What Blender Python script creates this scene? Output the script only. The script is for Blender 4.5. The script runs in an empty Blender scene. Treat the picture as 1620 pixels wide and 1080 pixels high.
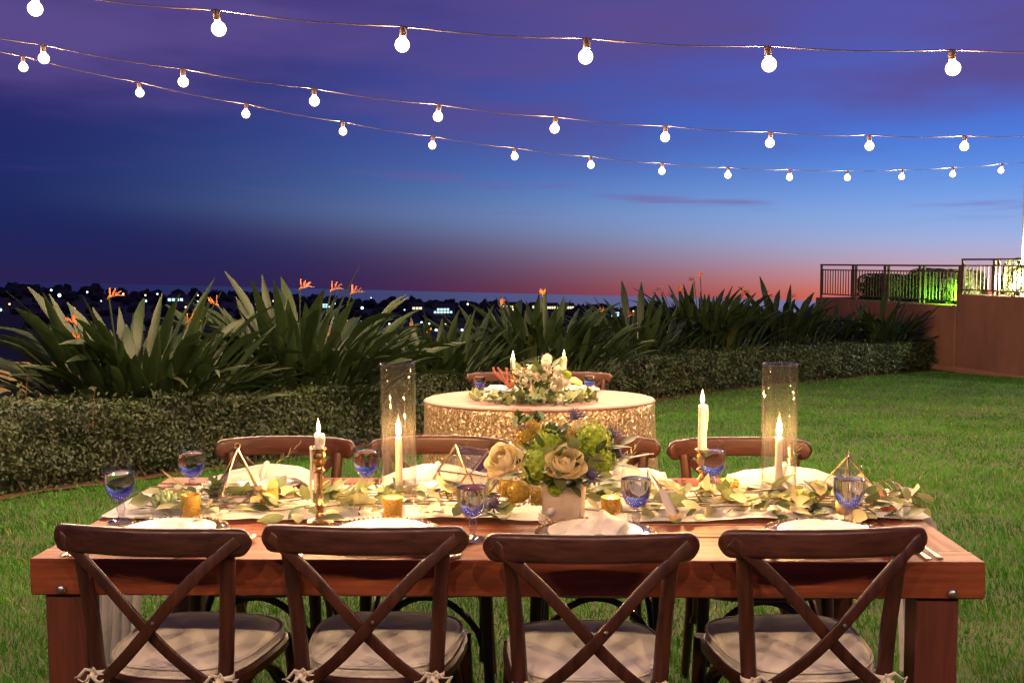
import bpy, math, random
import numpy as np
from mathutils import Vector, Matrix, Euler, noise as mnoise

R_ = math.radians
PI = math.pi
rng = random.Random(7)
nrg = np.random.default_rng(11)
sc = bpy.context.scene
col = sc.collection

# ------------------------------------------------------------------ camera
F_PX = 1660.0
CAM = Vector((0.10, 0.0, 1.54))
cam_rot = (Matrix.Rotation(R_(1.79), 3, 'Z') @ Matrix.Rotation(PI / 2 - math.atan(130 / F_PX), 3, 'X')
           @ Matrix.Rotation(R_(-0.3), 3, 'Z'))
cd = bpy.data.cameras.new('camera')
cd.sensor_width = 36.0
cd.lens = 36.0 * F_PX / 1620.0
cd.clip_start = 0.05
cd.clip_end = 60000
cam = bpy.data.objects.new('camera', cd)
col.objects.link(cam)
cam.matrix_world = Matrix.Translation(CAM) @ cam_rot.to_4x4()
sc.camera = cam


def ray(px, py):
    return cam_rot @ Vector(((px - 810) / F_PX, (540 - py) / F_PX, -1.0))


def W(px, py, d=None, z=None, y=None):
    """a point seen in the photograph, at a given distance or on a given level"""
    v = ray(px, py)
    return CAM + v * (d if d is not None else (z - CAM.z) / v.z if z is not None else (y - CAM.y) / v.y)


# the lawn climbs a little towards the sea: the true horizontal is tilted against it
_a, _b = ray(620, 458), ray(1290, 474)
UP = _b.cross(_a).normalized()
if UP.z < 0:
    UP = -UP
FWD = ray(810, 466)
FWD = (FWD - UP * FWD.dot(UP)).normalized()
RIGHT = FWD.cross(UP).normalized()


# ------------------------------------------------------------------ sky
def lin(c):
    return tuple((x / 255 / 12.92) if x / 255 <= .04045 else ((x / 255 + .055) / 1.055) ** 2.4 for x in c)


def make_world():
    w = bpy.data.worlds.new('World')
    sc.world = w
    w.use_nodes = True
    nt = w.node_tree
    nt.nodes.clear()
    N = nt.nodes.new
    L = nt.links.new
    out = N('ShaderNodeOutputWorld')
    bg = N('ShaderNodeBackground')
    L(bg.outputs[0], out.inputs[0])
    tc = N('ShaderNodeTexCoord')

    def dot(v):
        n = N('ShaderNodeVectorMath')
        n.operation = 'DOT_PRODUCT'
        L(tc.outputs['Generated'], n.inputs[0])
        n.inputs[1].default_value = v
        return n.outputs['Value']

    def m(op, a, b=None, c=None):
        n = N('ShaderNodeMath')
        n.operation = op
        for i, q in enumerate((a, b, c)):
            if q is None:
                continue
            if isinstance(q, (int, float)):
                n.inputs[i].default_value = q
            else:
                L(q, n.inputs[i])
        return n.outputs[0]

    def mr(v, a, b, c, d, t='SMOOTHSTEP'):
        n = N('ShaderNodeMapRange')
        n.interpolation_type = t
        L(v, n.inputs[0])
        for i, q in enumerate((a, b, c, d)):
            n.inputs[i + 1].default_value = q
        return n.outputs[0]

    def ramp(fac, stops):
        n = N('ShaderNodeValToRGB')
        n.color_ramp.interpolation = 'B_SPLINE'
        e = n.color_ramp.elements
        while len(e) < len(stops):
            e.new(.5)
        for el, (p, c) in zip(e, stops):
            el.position = p / 30.0
            el.color = (*lin(c), 1)
        L(fac, n.inputs[0])
        return n.outputs[0]

    def mix(f, a, b):
        n = N('ShaderNodeMix')
        n.data_type = 'RGBA'
        L(f, n.inputs[0])
        L(a, n.inputs[6])
        if isinstance(b, tuple):
            n.inputs[7].default_value = (*lin(b), 1)
        else:
            L(b, n.inputs[7])
        return n.outputs[2]

    el = m('MULTIPLY', m('ARCSINE', dot(UP)), 180 / PI)
    az = m('MULTIPLY', m('ARCTAN2', dot(RIGHT), dot(FWD)), 180 / PI)
    # a faint waviness keeps the bands of the afterglow from being ruled lines
    cmb = N('ShaderNodeCombineXYZ')
    L(m('MULTIPLY', az, .045), cmb.inputs[0])
    L(m('MULTIPLY', el, .20), cmb.inputs[1])
    nz = N('ShaderNodeTexNoise')
    nz.inputs['Scale'].default_value = 1.0
    nz.inputs['Detail'].default_value = 4
    nz.inputs['Roughness'].default_value = .5
    L(cmb.outputs[0], nz.inputs['Vector'])
    fac = m('DIVIDE', el, 30.0)
    left = ramp(fac, [(0, (44, 34, 80)), (1.3, (36, 36, 86)), (3.5, (28, 40, 96)), (7, (32, 42, 104)),
                      (10, (46, 40, 102)), (14, (66, 48, 108)), (20, (58, 46, 104)), (29, (44, 40, 96))])
    right = ramp(fac, [(0, (234, 106, 80)), (.8, (230, 138, 116)), (2.0, (194, 170, 194)), (3.6, (152, 184, 232)),
                       (6.3, (96, 148, 232)), (9, (70, 112, 214)), (13, (86, 90, 180)), (18, (88, 78, 148))])
    k = mr(m('ABSOLUTE', m('SUBTRACT', az, 27.0)), 0, 56, 1, 0)
    k = m('POWER', k, mr(el, 0, 4.5, 3.0, 1.05))
    base = mix(k, left, right)
    # high thin cloud, lilac
    cm = m('MULTIPLY', mr(nz.outputs[0], .36, .62, 0, 1), mr(el, 5.0, 11, 0, .9))
    base = mix(cm, base, (92, 76, 142))
    cmb2 = N('ShaderNodeCombineXYZ')
    L(m('MULTIPLY', az, .09), cmb2.inputs[0])
    L(m('MULTIPLY', el, 1.1), cmb2.inputs[1])
    n2 = N('ShaderNodeTexNoise')
    n2.inputs['Scale'].default_value = 1.0
    n2.inputs['Detail'].default_value = 3
    L(cmb2.outputs[0], n2.inputs['Vector'])
    band = m('MULTIPLY', mr(el, 3.4, 5.0, 0, 1), mr(el, 5.2, 7.5, 1, 0))
    st = m('MULTIPLY', mr(n2.outputs[0], .52, .72, 0, .55), band)
    st = m('MULTIPLY', st, mr(k, .12, .5, .15, 1))
    base = mix(st, base, (120, 84, 150))
    L(base, bg.inputs[0])
    bg.inputs[1].default_value = SKY_STRENGTH
    return w


SKY_STRENGTH = 1.0
make_world()

# ------------------------------------------------------------------ render settings
sc.view_settings.view_transform = 'Standard'
sc.view_settings.look = 'None'
sc.view_settings.exposure = 0.0
sc.view_settings.gamma = 1.0
cy = sc.cycles
cy.use_denoising = True
cy.denoiser = 'OPENIMAGEDENOISE'
cy.sample_clamp_indirect = 6.0
cy.sample_clamp_direct = 0.0
cy.caustics_reflective = False
cy.caustics_refractive = False
cy.max_bounces = 10
cy.transparent_max_bounces = 24
cy.transmission_bounces = 10
cy.use_light_tree = True
BULB = 122.0           # watts of a string-light bulb
FLAME = 17.0           # watts of a candle flame


# ------------------------------------------------------------------ materials
def new_mat(name):
    m = bpy.data.materials.new(name)
    m.use_nodes = True
    m.node_tree.nodes.clear()
    return m, m.node_tree.nodes.new, m.node_tree.links.new


def pm(name, c1, c2=None, rough=.5, metal=0., scale=8., stretch=(1, 1, 1), bump=0., bscale=None, spec=.5, coat=0.,
       sss=0., trans=0., ior=1.5, detail=4, rand=0., rvar=0., translucent=0., sheen=0., attr=None):
    """principled material, colour wandering between c1 and c2"""
    m, N, L = new_mat(name)
    out = N('ShaderNodeOutputMaterial')
    b = N('ShaderNodeBsdfPrincipled')
    b.inputs['Roughness'].default_value = rough
    b.inputs['Metallic'].default_value = metal
    b.inputs['Specular IOR Level'].default_value = spec
    b.inputs['Coat Weight'].default_value = coat
    b.inputs['Coat Roughness'].default_value = .15
    b.inputs['Transmission Weight'].default_value = trans
    b.inputs['IOR'].default_value = ior
    b.inputs['Sheen Weight'].default_value = sheen
    if sss:
        b.inputs['Subsurface Weight'].default_value = sss
        b.inputs['Subsurface Radius'].default_value = (.012, .007, .004)
        b.inputs['Subsurface Scale'].default_value = 1.0
    b.inputs['Base Color'].default_value = (*c1, 1)
    src = None
    if c2 is not None or bump or rvar:
        tc = N('ShaderNodeTexCoord')
        mp = N('ShaderNodeMapping')
        mp.inputs['Scale'].default_value = stretch
        L(tc.outputs['Object'], mp.inputs[0])
        oi = N('ShaderNodeObjectInfo')
        ad = N('ShaderNodeVectorMath')
        ad.operation = 'ADD'
        sm = N('ShaderNodeVectorMath')
        sm.operation = 'SCALE'
        cx = N('ShaderNodeCombineXYZ')
        for i in range(3):
            L(oi.outputs['Random'], cx.inputs[i])
        L(cx.outputs[0], sm.inputs[0])
        sm.inputs['Scale'].default_value = 37.0
        L(mp.outputs[0], ad.inputs[0])
        L(sm.outputs[0], ad.inputs[1])
        nz = N('ShaderNodeTexNoise')
        nz.inputs['Scale'].default_value = scale
        nz.inputs['Detail'].default_value = detail
        nz.inputs['Roughness'].default_value = .6
        L(ad.outputs[0], nz.inputs['Vector'])
        if c2 is not None:
            mx = N('ShaderNodeMix')
            mx.data_type = 'RGBA'
            mx.inputs[6].default_value = (*c1, 1)
            mx.inputs[7].default_value = (*c2, 1)
            mr = N('ShaderNodeMapRange')
            mr.inputs[1].default_value = .3
            mr.inputs[2].default_value = .7
            L(nz.outputs[0], mr.inputs[0])
            fac = mr.outputs[0]
            if rand or attr:
                am = N('ShaderNodeMath')
                am.operation = 'ADD'
                am.use_clamp = True
                rm = N('ShaderNodeMath')
                rm.operation = 'MULTIPLY_ADD'
                if attr:
                    at = N('ShaderNodeAttribute')
                    at.attribute_name = attr
                    L(at.outputs['Fac'], rm.inputs[0])
                else:
                    L(oi.outputs['Random'], rm.inputs[0])
                rm.inputs[1].default_value = rand or 1.0
                rm.inputs[2].default_value = -(rand or 1.0) / 2
                L(fac, am.inputs[0])
                L(rm.outputs[0], am.inputs[1])
                fac = am.outputs[0]
            L(fac, mx.inputs[0])
            L(mx.outputs[2], b.inputs['Base Color'])
            src = mx.outputs[2]
        if rvar:
            rr = N('ShaderNodeMapRange')
            rr.inputs[3].default_value = max(.02, rough - rvar)
            rr.inputs[4].default_value = rough + rvar
            L(nz.outputs[0], rr.inputs[0])
            L(rr.outputs[0], b.inputs['Roughness'])
        if bump:
            bp = N('ShaderNodeBump')
            bp.inputs['Strength'].default_value = bump
            bp.inputs['Distance'].default_value = .01
            if bscale:
                nb = N('ShaderNodeTexNoise')
                nb.inputs['Scale'].default_value = bscale
                nb.inputs['Detail'].default_value = 3
                L(ad.outputs[0], nb.inputs['Vector'])
                L(nb.outputs[0], bp.inputs['Height'])
            else:
                L(nz.outputs[0], bp.inputs['Height'])
            L(bp.outputs[0], b.inputs['Normal'])
    if translucent:
        t = N('ShaderNodeBsdfTranslucent')
        if src:
            L(src, t.inputs[0])
        else:
            t.inputs[0].default_value = (*c1, 1)
        ms = N('ShaderNodeMixShader')
        ms.inputs[0].default_value = translucent
        L(b.outputs[0], ms.inputs[1])
        L(t.outputs[0], ms.inputs[2])
        L(ms.outputs[0], out.inputs[0])
    else:
        L(b.outputs[0], out.inputs[0])
    return m


def emit(name, c, s):
    m, N, L = new_mat(name)
    out = N('ShaderNodeOutputMaterial')
    e = N('ShaderNodeEmission')
    e.inputs[0].default_value = (*c, 1)
    e.inputs[1].default_value = s
    L(e.outputs[0], out.inputs[0])
    return m


def glow(name, c_in, c_rim, s_in, s_rim):
    """lit gas or frosted envelope: lets the light inside through and glows, less towards its rim"""
    m, N, L = new_mat(name)
    out = N('ShaderNodeOutputMaterial')
    t = N('ShaderNodeBsdfTransparent')
    lw = N('ShaderNodeLayerWeight')
    lw.inputs[0].default_value = .5
    pw = N('ShaderNodeMath')
    pw.operation = 'POWER'
    pw.inputs[1].default_value = 2.2
    L(lw.outputs['Facing'], pw.inputs[0])
    mx = N('ShaderNodeMix')
    mx.data_type = 'RGBA'
    mx.inputs[6].default_value = (*[q * s_in for q in c_in], 1)
    mx.inputs[7].default_value = (*[q * s_rim for q in c_rim], 1)
    L(pw.outputs[0], mx.inputs[0])
    e = N('ShaderNodeEmission')
    L(mx.outputs[2], e.inputs[0])
    a = N('ShaderNodeAddShader')
    L(t.outputs[0], a.inputs[0])
    L(e.outputs[0], a.inputs[1])
    L(a.outputs[0], out.inputs[0])
    return m


def lamp(name, parent, loc, watts, colr, r):
    ld = LAMP_DATA.get((name, watts))
    if ld is None:
        ld = bpy.data.lights.new(name, 'POINT')
        ld.energy = watts
        ld.color = colr
        ld.shadow_soft_size = r
        LAMP_DATA[(name, watts)] = ld
    o = bpy.data.objects.new(name, ld)
    col.objects.link(o)
    o.parent = parent
    o.location = loc
    return o


LAMP_DATA = {}


def thin_glass(name, tint=(1, 1, 1), refl=1.0, rough=.02, glow_haze=0.):
    m, N, L = new_mat(name)
    out = N('ShaderNodeOutputMaterial')
    t = N('ShaderNodeBsdfTransparent')
    t.inputs[0].default_value = (*tint, 1)
    g = N('ShaderNodeBsdfGlossy')
    g.inputs['Roughness'].default_value = rough
    lw = N('ShaderNodeLayerWeight')
    lw.inputs[0].default_value = .5
    pw = N('ShaderNodeMath')
    pw.operation = 'POWER'
    pw.inputs[1].default_value = 4.0
    L(lw.outputs['Facing'], pw.inputs[0])
    mu = N('ShaderNodeMath')
    mu.operation = 'MULTIPLY_ADD'
    mu.use_clamp = True
    mu.inputs[1].default_value = .55 * refl
    mu.inputs[2].default_value = .035 * refl
    L(pw.outputs[0], mu.inputs[0])
    ms = N('ShaderNodeMixShader')
    L(mu.outputs[0], ms.inputs[0])
    L(t.outputs[0], ms.inputs[1])
    L(g.outputs[0], ms.inputs[2])
    if glow_haze:
        # pale veil mixed into clear glass to stand in for the candle's inner glow
        tr = N('ShaderNodeBsdfTranslucent')
        tr.inputs[0].default_value = (.9, .88, .84, 1)
        df = N('ShaderNodeBsdfDiffuse')
        df.inputs[0].default_value = (.9, .88, .84, 1)
        m1 = N('ShaderNodeMixShader')
        L(tr.outputs[0], m1.inputs[1])
        L(df.outputs[0], m1.inputs[2])
        m2 = N('ShaderNodeMixShader')
        m2.inputs[0].default_value = glow_haze
        L(ms.outputs[0], m2.inputs[1])
        L(m1.outputs[0], m2.inputs[2])
        ms = m2
    L(ms.outputs[0], out.inputs[0])
    return m


def sequin_mat():
    m, N, L = new_mat('sequins')
    out = N('ShaderNodeOutputMaterial')
    b = N('ShaderNodeBsdfPrincipled')
    b.inputs['Metallic'].default_value = .45
    b.inputs['Roughness'].default_value = .30
    tc = N('ShaderNodeTexCoord')
    v = N('ShaderNodeTexVoronoi')
    v.inputs['Scale'].default_value = 112
    L(tc.outputs['Object'], v.inputs['Vector'])
    su = N('ShaderNodeVectorMath')
    su.operation = 'SUBTRACT'
    su.inputs[1].default_value = (.5, .5, .5)
    L(v.outputs['Color'], su.inputs[0])
    s2 = N('ShaderNodeVectorMath')
    s2.operation = 'SCALE'
    s2.inputs['Scale'].default_value = .95
    L(su.outputs[0], s2.inputs[0])
    ge = N('ShaderNodeNewGeometry')
    ad = N('ShaderNodeVectorMath')
    ad.operation = 'ADD'
    L(ge.outputs['Normal'], ad.inputs[0])
    L(s2.outputs[0], ad.inputs[1])
    no = N('ShaderNodeVectorMath')
    no.operation = 'NORMALIZE'
    L(ad.outputs[0], no.inputs[0])
    L(no.outputs[0], b.inputs['Normal'])
    mx = N('ShaderNodeMix')
    mx.data_type = 'RGBA'
    mx.inputs[6].default_value = (.36, .22, .10, 1)
    mx.inputs[7].default_value = (.66, .49, .27, 1)
    L(v.outputs['Color'], mx.inputs[0])
    L(mx.outputs[2], b.inputs['Base Color'])
    L(b.outputs[0], out.inputs[0])
    return m


M = {}
M['chair'] = pm('walnut_varnish', (.026, .0075, .0055), (.066, .0175, .0095), rough=.42, scale=7, stretch=(9, 9, 1), bump=.12,
                coat=.12, rand=.4, rvar=.16)
M['chair_x'] = pm('walnut_varnish_along', (.026, .0075, .0055), (.066, .0175, .0095), rough=.42, scale=7, stretch=(1, 9, 9), bump=.12,
                  coat=.12, rand=.4, rvar=.16)
M['tablewood'] = pm('stained_plank', (.25, .066, .027), (.11, .029, .014), rough=.55, scale=5, stretch=(.7, 9, 9), bump=.22, spec=.22,
                    rand=.7, rvar=.12)
M['tablewood_y'] = pm('stained_plank_across', (.27, .074, .030), (.13, .034, .016), rough=.55, scale=5, stretch=(9, .7, 9), spec=.22,
                      bump=.22, rand=.7, rvar=.12)
M['tableleg'] = pm('stained_post', (.13, .036, .022), (.08, .022, .014), rough=.5, scale=5, stretch=(9, 9, .7), bump=.2,
                   rand=.4)
M['gap'] = pm('dark_underframe', (.03, .012, .008), rough=.8)
M['bolt'] = pm('dull_steel', (.62, .60, .56), (.40, .38, .36), rough=.35, metal=1, scale=60)
M['cushion'] = pm('cream_cotton', (.82, .77, .68), (.88, .84, .77), rough=.85, scale=30, bump=.25, bscale=160, sheen=.2)
M['ribbon'] = pm('cream_tie', (.82, .77, .68), (.74, .68, .58), rough=.8, scale=40)
M['linen'] = pm('white_gauze', (.80, .78, .76), (.88, .86, .84), rough=.85, scale=18, bump=.5, bscale=120, translucent=.22)
M['napkin'] = pm('white_napkin', (.84, .82, .79), (.76, .73, .70), rough=.8, scale=18, bump=.3, bscale=140, translucent=.12)
M['porcelain'] = pm('porcelain', (.82, .80, .76), (.78, .76, .72), rough=.16, scale=5, coat=.4)
M['brass'] = pm('aged_brass', (.78, .52, .20), (.55, .34, .11), rough=.26, metal=1, scale=25, rvar=.12)
M['gold'] = pm('polished_gold', (.95, .72, .36), (.85, .60, .26), rough=.2, metal=1, scale=30, rvar=.08)
M['goldglass'] = pm('mercury_gold_glass', (.95, .62, .16), (.70, .36, .05), rough=.3, metal=.55, scale=70, bump=.4, rvar=.15)
M['amber'] = pm('candle_glow_wax', (.95, .66, .22), (.9, .52, .12), rough=.4, scale=30, sss=.3)
M['glass'] = pm('clear_glass', (1, 1, 1), rough=.0, trans=1, ior=1.47)
M['water'] = pm('still_water', (.98, .99, 1), rough=.0, trans=1, ior=1.33)
M['thin'] = thin_glass('thin_clear_glass', (.97, .97, .965), 2.0, .03, .003)
M['pane'] = thin_glass('thin_facet_glass', (.95, .96, .97), 3.4)
M['stemglass'] = thin_glass('stem_glass', (.93, .93, .94), 4.5, .03)
M['bowl'] = thin_glass('thin_goblet_glass', (.975, .975, .975), 1.0)
M['charger'] = thin_glass('pressed_glass', (.93, .92, .90), 3.0, .08)
M['wax'] = pm('ivory_wax', (.90, .80, .66), (.86, .74, .58), rough=.45, scale=20, sss=.6, bump=.1)
M['wick'] = pm('burnt_wick', (.02, .015, .01), rough=.9)
M['flame'] = glow('flame', (1.0, .72, .30), (1.0, .45, .12), 7., 1.8)
M['bulb'] = glow('lit_bulb', (1.0, .86, .66), (1.0, .58, .34), 6., 1.3)
M['socket'] = pm('dark_socket', (.10, .05, .03), (.05, .03, .02), rough=.5, scale=30)
M['cable'] = pm('brown_cable', (.028, .016, .012), (.016, .01, .008), rough=.7, scale=10)
M['grass'] = pm('grass_blades', (.016, .100, .005), (.066, .235, .012), rough=.6, scale=1.3, translucent=.25, attr='tint',
                rand=.9, spec=.3)
M['straw'] = pm('dry_blades', (.26, .22, .08), (.18, .17, .05), rough=.7, scale=3, translucent=.2)
M['turf'] = pm('turf_soil', (.022, .040, .010), (.04, .055, .015), rough=.95, scale=6, bump=.6, bscale=40)
M['soil'] = pm('bark_soil', (.10, .045, .022), (.045, .022, .012), rough=.95, scale=14, bump=1.0, bscale=45)
M['land'] = pm('night_hillside', (.020, .026, .016), (.045, .045, .03), rough=.95, scale=.03, detail=6)
M['wood_far'] = pm('far_trees', (.035, .040, .030), (.06, .06, .045), rough=.95, scale=.2)
M['hedge'] = pm('hedge_leaf', (.010, .026, .006), (.036, .062, .013), rough=.50, scale=3, translucent=.15, attr='tint', rand=.8)
M['hedgecore'] = pm('hedge_twigs', (.018, .016, .010), (.03, .02, .012), rough=.95, scale=12, bump=.8)
M['twig'] = pm('brown_twig', (.10, .06, .035), (.06, .035, .02), rough=.9, scale=20)
M['strel'] = pm('paddle_leaf', (.010, .026, .007), (.025, .046, .012), rough=.5, scale=6, stretch=(6, 6, .6), translucent=.12,
                rand=.7, rvar=.08)
M['strel2'] = pm('paddle_leaf_pale', (.028, .044, .013), (.055, .065, .02), rough=.46, scale=6, stretch=(6, 6, .6),
                 translucent=.15, rand=.6)
M['sepal'] = pm('orange_sepal', (.60, .15, .015), (.72, .24, .03), rough=.5, scale=20, translucent=.25)
M['spathe'] = pm('spathe', (.16, .12, .05), (.30, .08, .05), rough=.5, scale=9)
M['fleck'] = pm('blue_petal', (.06, .05, .30), rough=.5)
M['euca'] = [pm('eucalyptus_a', (.30, .33, .13), (.22, .28, .12), rough=.5, scale=30, translucent=.25, rand=.6),
             pm('eucalyptus_b', (.44, .42, .22), (.34, .36, .17), rough=.5, scale=30, translucent=.25, rand=.6),
             pm('eucalyptus_c', (.10, .15, .06), (.16, .20, .08), rough=.45, scale=30, translucent=.2, rand=.6),
             pm('eucalyptus_d', (.55, .47, .28), (.46, .42, .22), rough=.5, scale=30, translucent=.25, rand=.6)]
M['stem'] = pm('reddish_stem', (.22, .08, .05), (.14, .10, .05), rough=.7, scale=20)
M['succulent'] = pm('succulent', (.36, .48, .22), (.28, .40, .20), rough=.45, scale=20, sss=.2)
M['rose'] = pm('cream_rose', (.99, .85, .48), (.99, .89, .58), rough=.6, scale=25, translucent=.2)
M['whiterose'] = pm('ivory_bloom', (.88, .82, .66), (.84, .78, .62), rough=.6, scale=25, translucent=.15)
M['floret'] = pm('lime_floret', (.44, .56, .05), (.28, .42, .03), rough=.55, scale=60, translucent=.15)
M['yellow'] = pm('mustard_floret', (.52, .36, .05), (.40, .28, .04), rough=.6, scale=60, translucent=.2)
M['thistle'] = pm('thistle_blue', (.07, .06, .13), (.12, .10, .20), rough=.7, scale=60)
M['dleaf'] = pm('deep_leaf', (.05, .09, .03), (.10, .15, .05), rough=.45, scale=20, translucent=.2, rand=.6)
M['marble'] = pm('marbled_vase', (.66, .54, .40), (.46, .36, .27), rough=.35, scale=22, detail=8)
M['orange'] = pm('orange_petal', (.90, .26, .06), (.92, .42, .14), rough=.55, scale=25, translucent=.3)
M['peach'] = pm('peach_skin', (.80, .48, .20), (.66, .52, .20), rough=.5, scale=14, sss=.1)
M['green'] = pm('green_skin', (.38, .42, .08), (.30, .36, .06), rough=.4, scale=14)
M['coral'] = pm('red_coral', (.17, .042, .03), (.13, .03, .022), rough=.7, scale=40, bump=.4)
M['sequin'] = sequin_mat()
M['satin'] = pm('blush_satin', (.31, .165, .12), (.27, .145, .105), rough=.65, scale=9, bump=.1, sheen=.2)
M['stucco'] = pm('brown_stucco', (.24, .115, .066), (.135, .064, .042), rough=.9, scale=1.6, stretch=(1, 1, .35), bump=.6, bscale=60, detail=9)
M['cap'] = pm('wall_coping', (.26, .13, .08), (.2, .1, .06), rough=.85, scale=3)
M['rail'] = pm('bronze_rail', (.06, .038, .028), (.09, .05, .035), rough=.5, scale=12)
M['plaster'] = pm('pale_plaster', (.74, .70, .60), (.70, .66, .56), rough=.85, scale=3, bump=.2)
M['fence'] = pm('pale_fence_board', (.42, .34, .17), (.34, .27, .13), rough=.85, scale=4, stretch=(4, 4, .5), rand=.6)
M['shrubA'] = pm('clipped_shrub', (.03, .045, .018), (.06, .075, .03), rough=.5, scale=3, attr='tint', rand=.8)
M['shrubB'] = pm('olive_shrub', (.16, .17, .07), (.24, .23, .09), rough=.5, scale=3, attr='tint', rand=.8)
M['houseA'] = pm('far_house_wall', (.22, .20, .18), (.16, .15, .14), rough=.9, scale=.3, rand=.6)
M['roofA'] = pm('far_roof', (.07, .045, .04), (.05, .035, .03), rough=.9, scale=.5)
M['winC'] = emit('cool_window', (.55, .95, 1.0), 1.6)
M['winW'] = emit('warm_window', (1.0, .86, .45), 1.7)
M['lampC'] = emit('cool_lamp', (.62, .95, 1.0), 4)
M['lampW'] = emit('warm_lamp', (1.0, .72, .34), 4)
M['lampO'] = emit('amber_lamp', (1.0, .48, .12), 4)
M['lampG'] = emit('green_lamp', (.45, 1.0, .62), 4)
M['flood'] = emit('flood_lens', (.95, 1.0, .62), 8)
M['floodg'] = emit('green_flood_lens', (.22, 1.0, .05), 8)
M['iron'] = pm('black_iron', (.02, .02, .02), rough=.6)
M['card'] = pm('card_stock', (.88, .82, .76), (.82, .76, .70), rough=.7, scale=10)
M['copper'] = pm('rose_gold', (.90, .50, .34), (.8, .42, .28), rough=.22, metal=1, scale=20)


def sea_mat():
    m, N, L = new_mat('sea_water')
    out = N('ShaderNodeOutputMaterial')
    b = N('ShaderNodeBsdfPrincipled')
    b.inputs['Base Color'].default_value = (.10, .11, .19, 1)
    b.inputs['Roughness'].default_value = .16
    b.inputs['IOR'].default_value = 1.33
    tc = N('ShaderNodeTexCoord')
    nz = N('ShaderNodeTexNoise')
    nz.inputs['Scale'].default_value = .02
    nz.inputs['Detail'].default_value = 5
    L(tc.outputs['Object'], nz.inputs['Vector'])
    bp = N('ShaderNodeBump')
    bp.inputs['Strength'].default_value = .25
    bp.inputs['Distance'].default_value = 4
    L(nz.outputs[0], bp.inputs['Height'])
    L(bp.outputs[0], b.inputs['Normal'])
    L(b.outputs[0], out.inputs[0])
    return m


M['sea'] = sea_mat()


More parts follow.
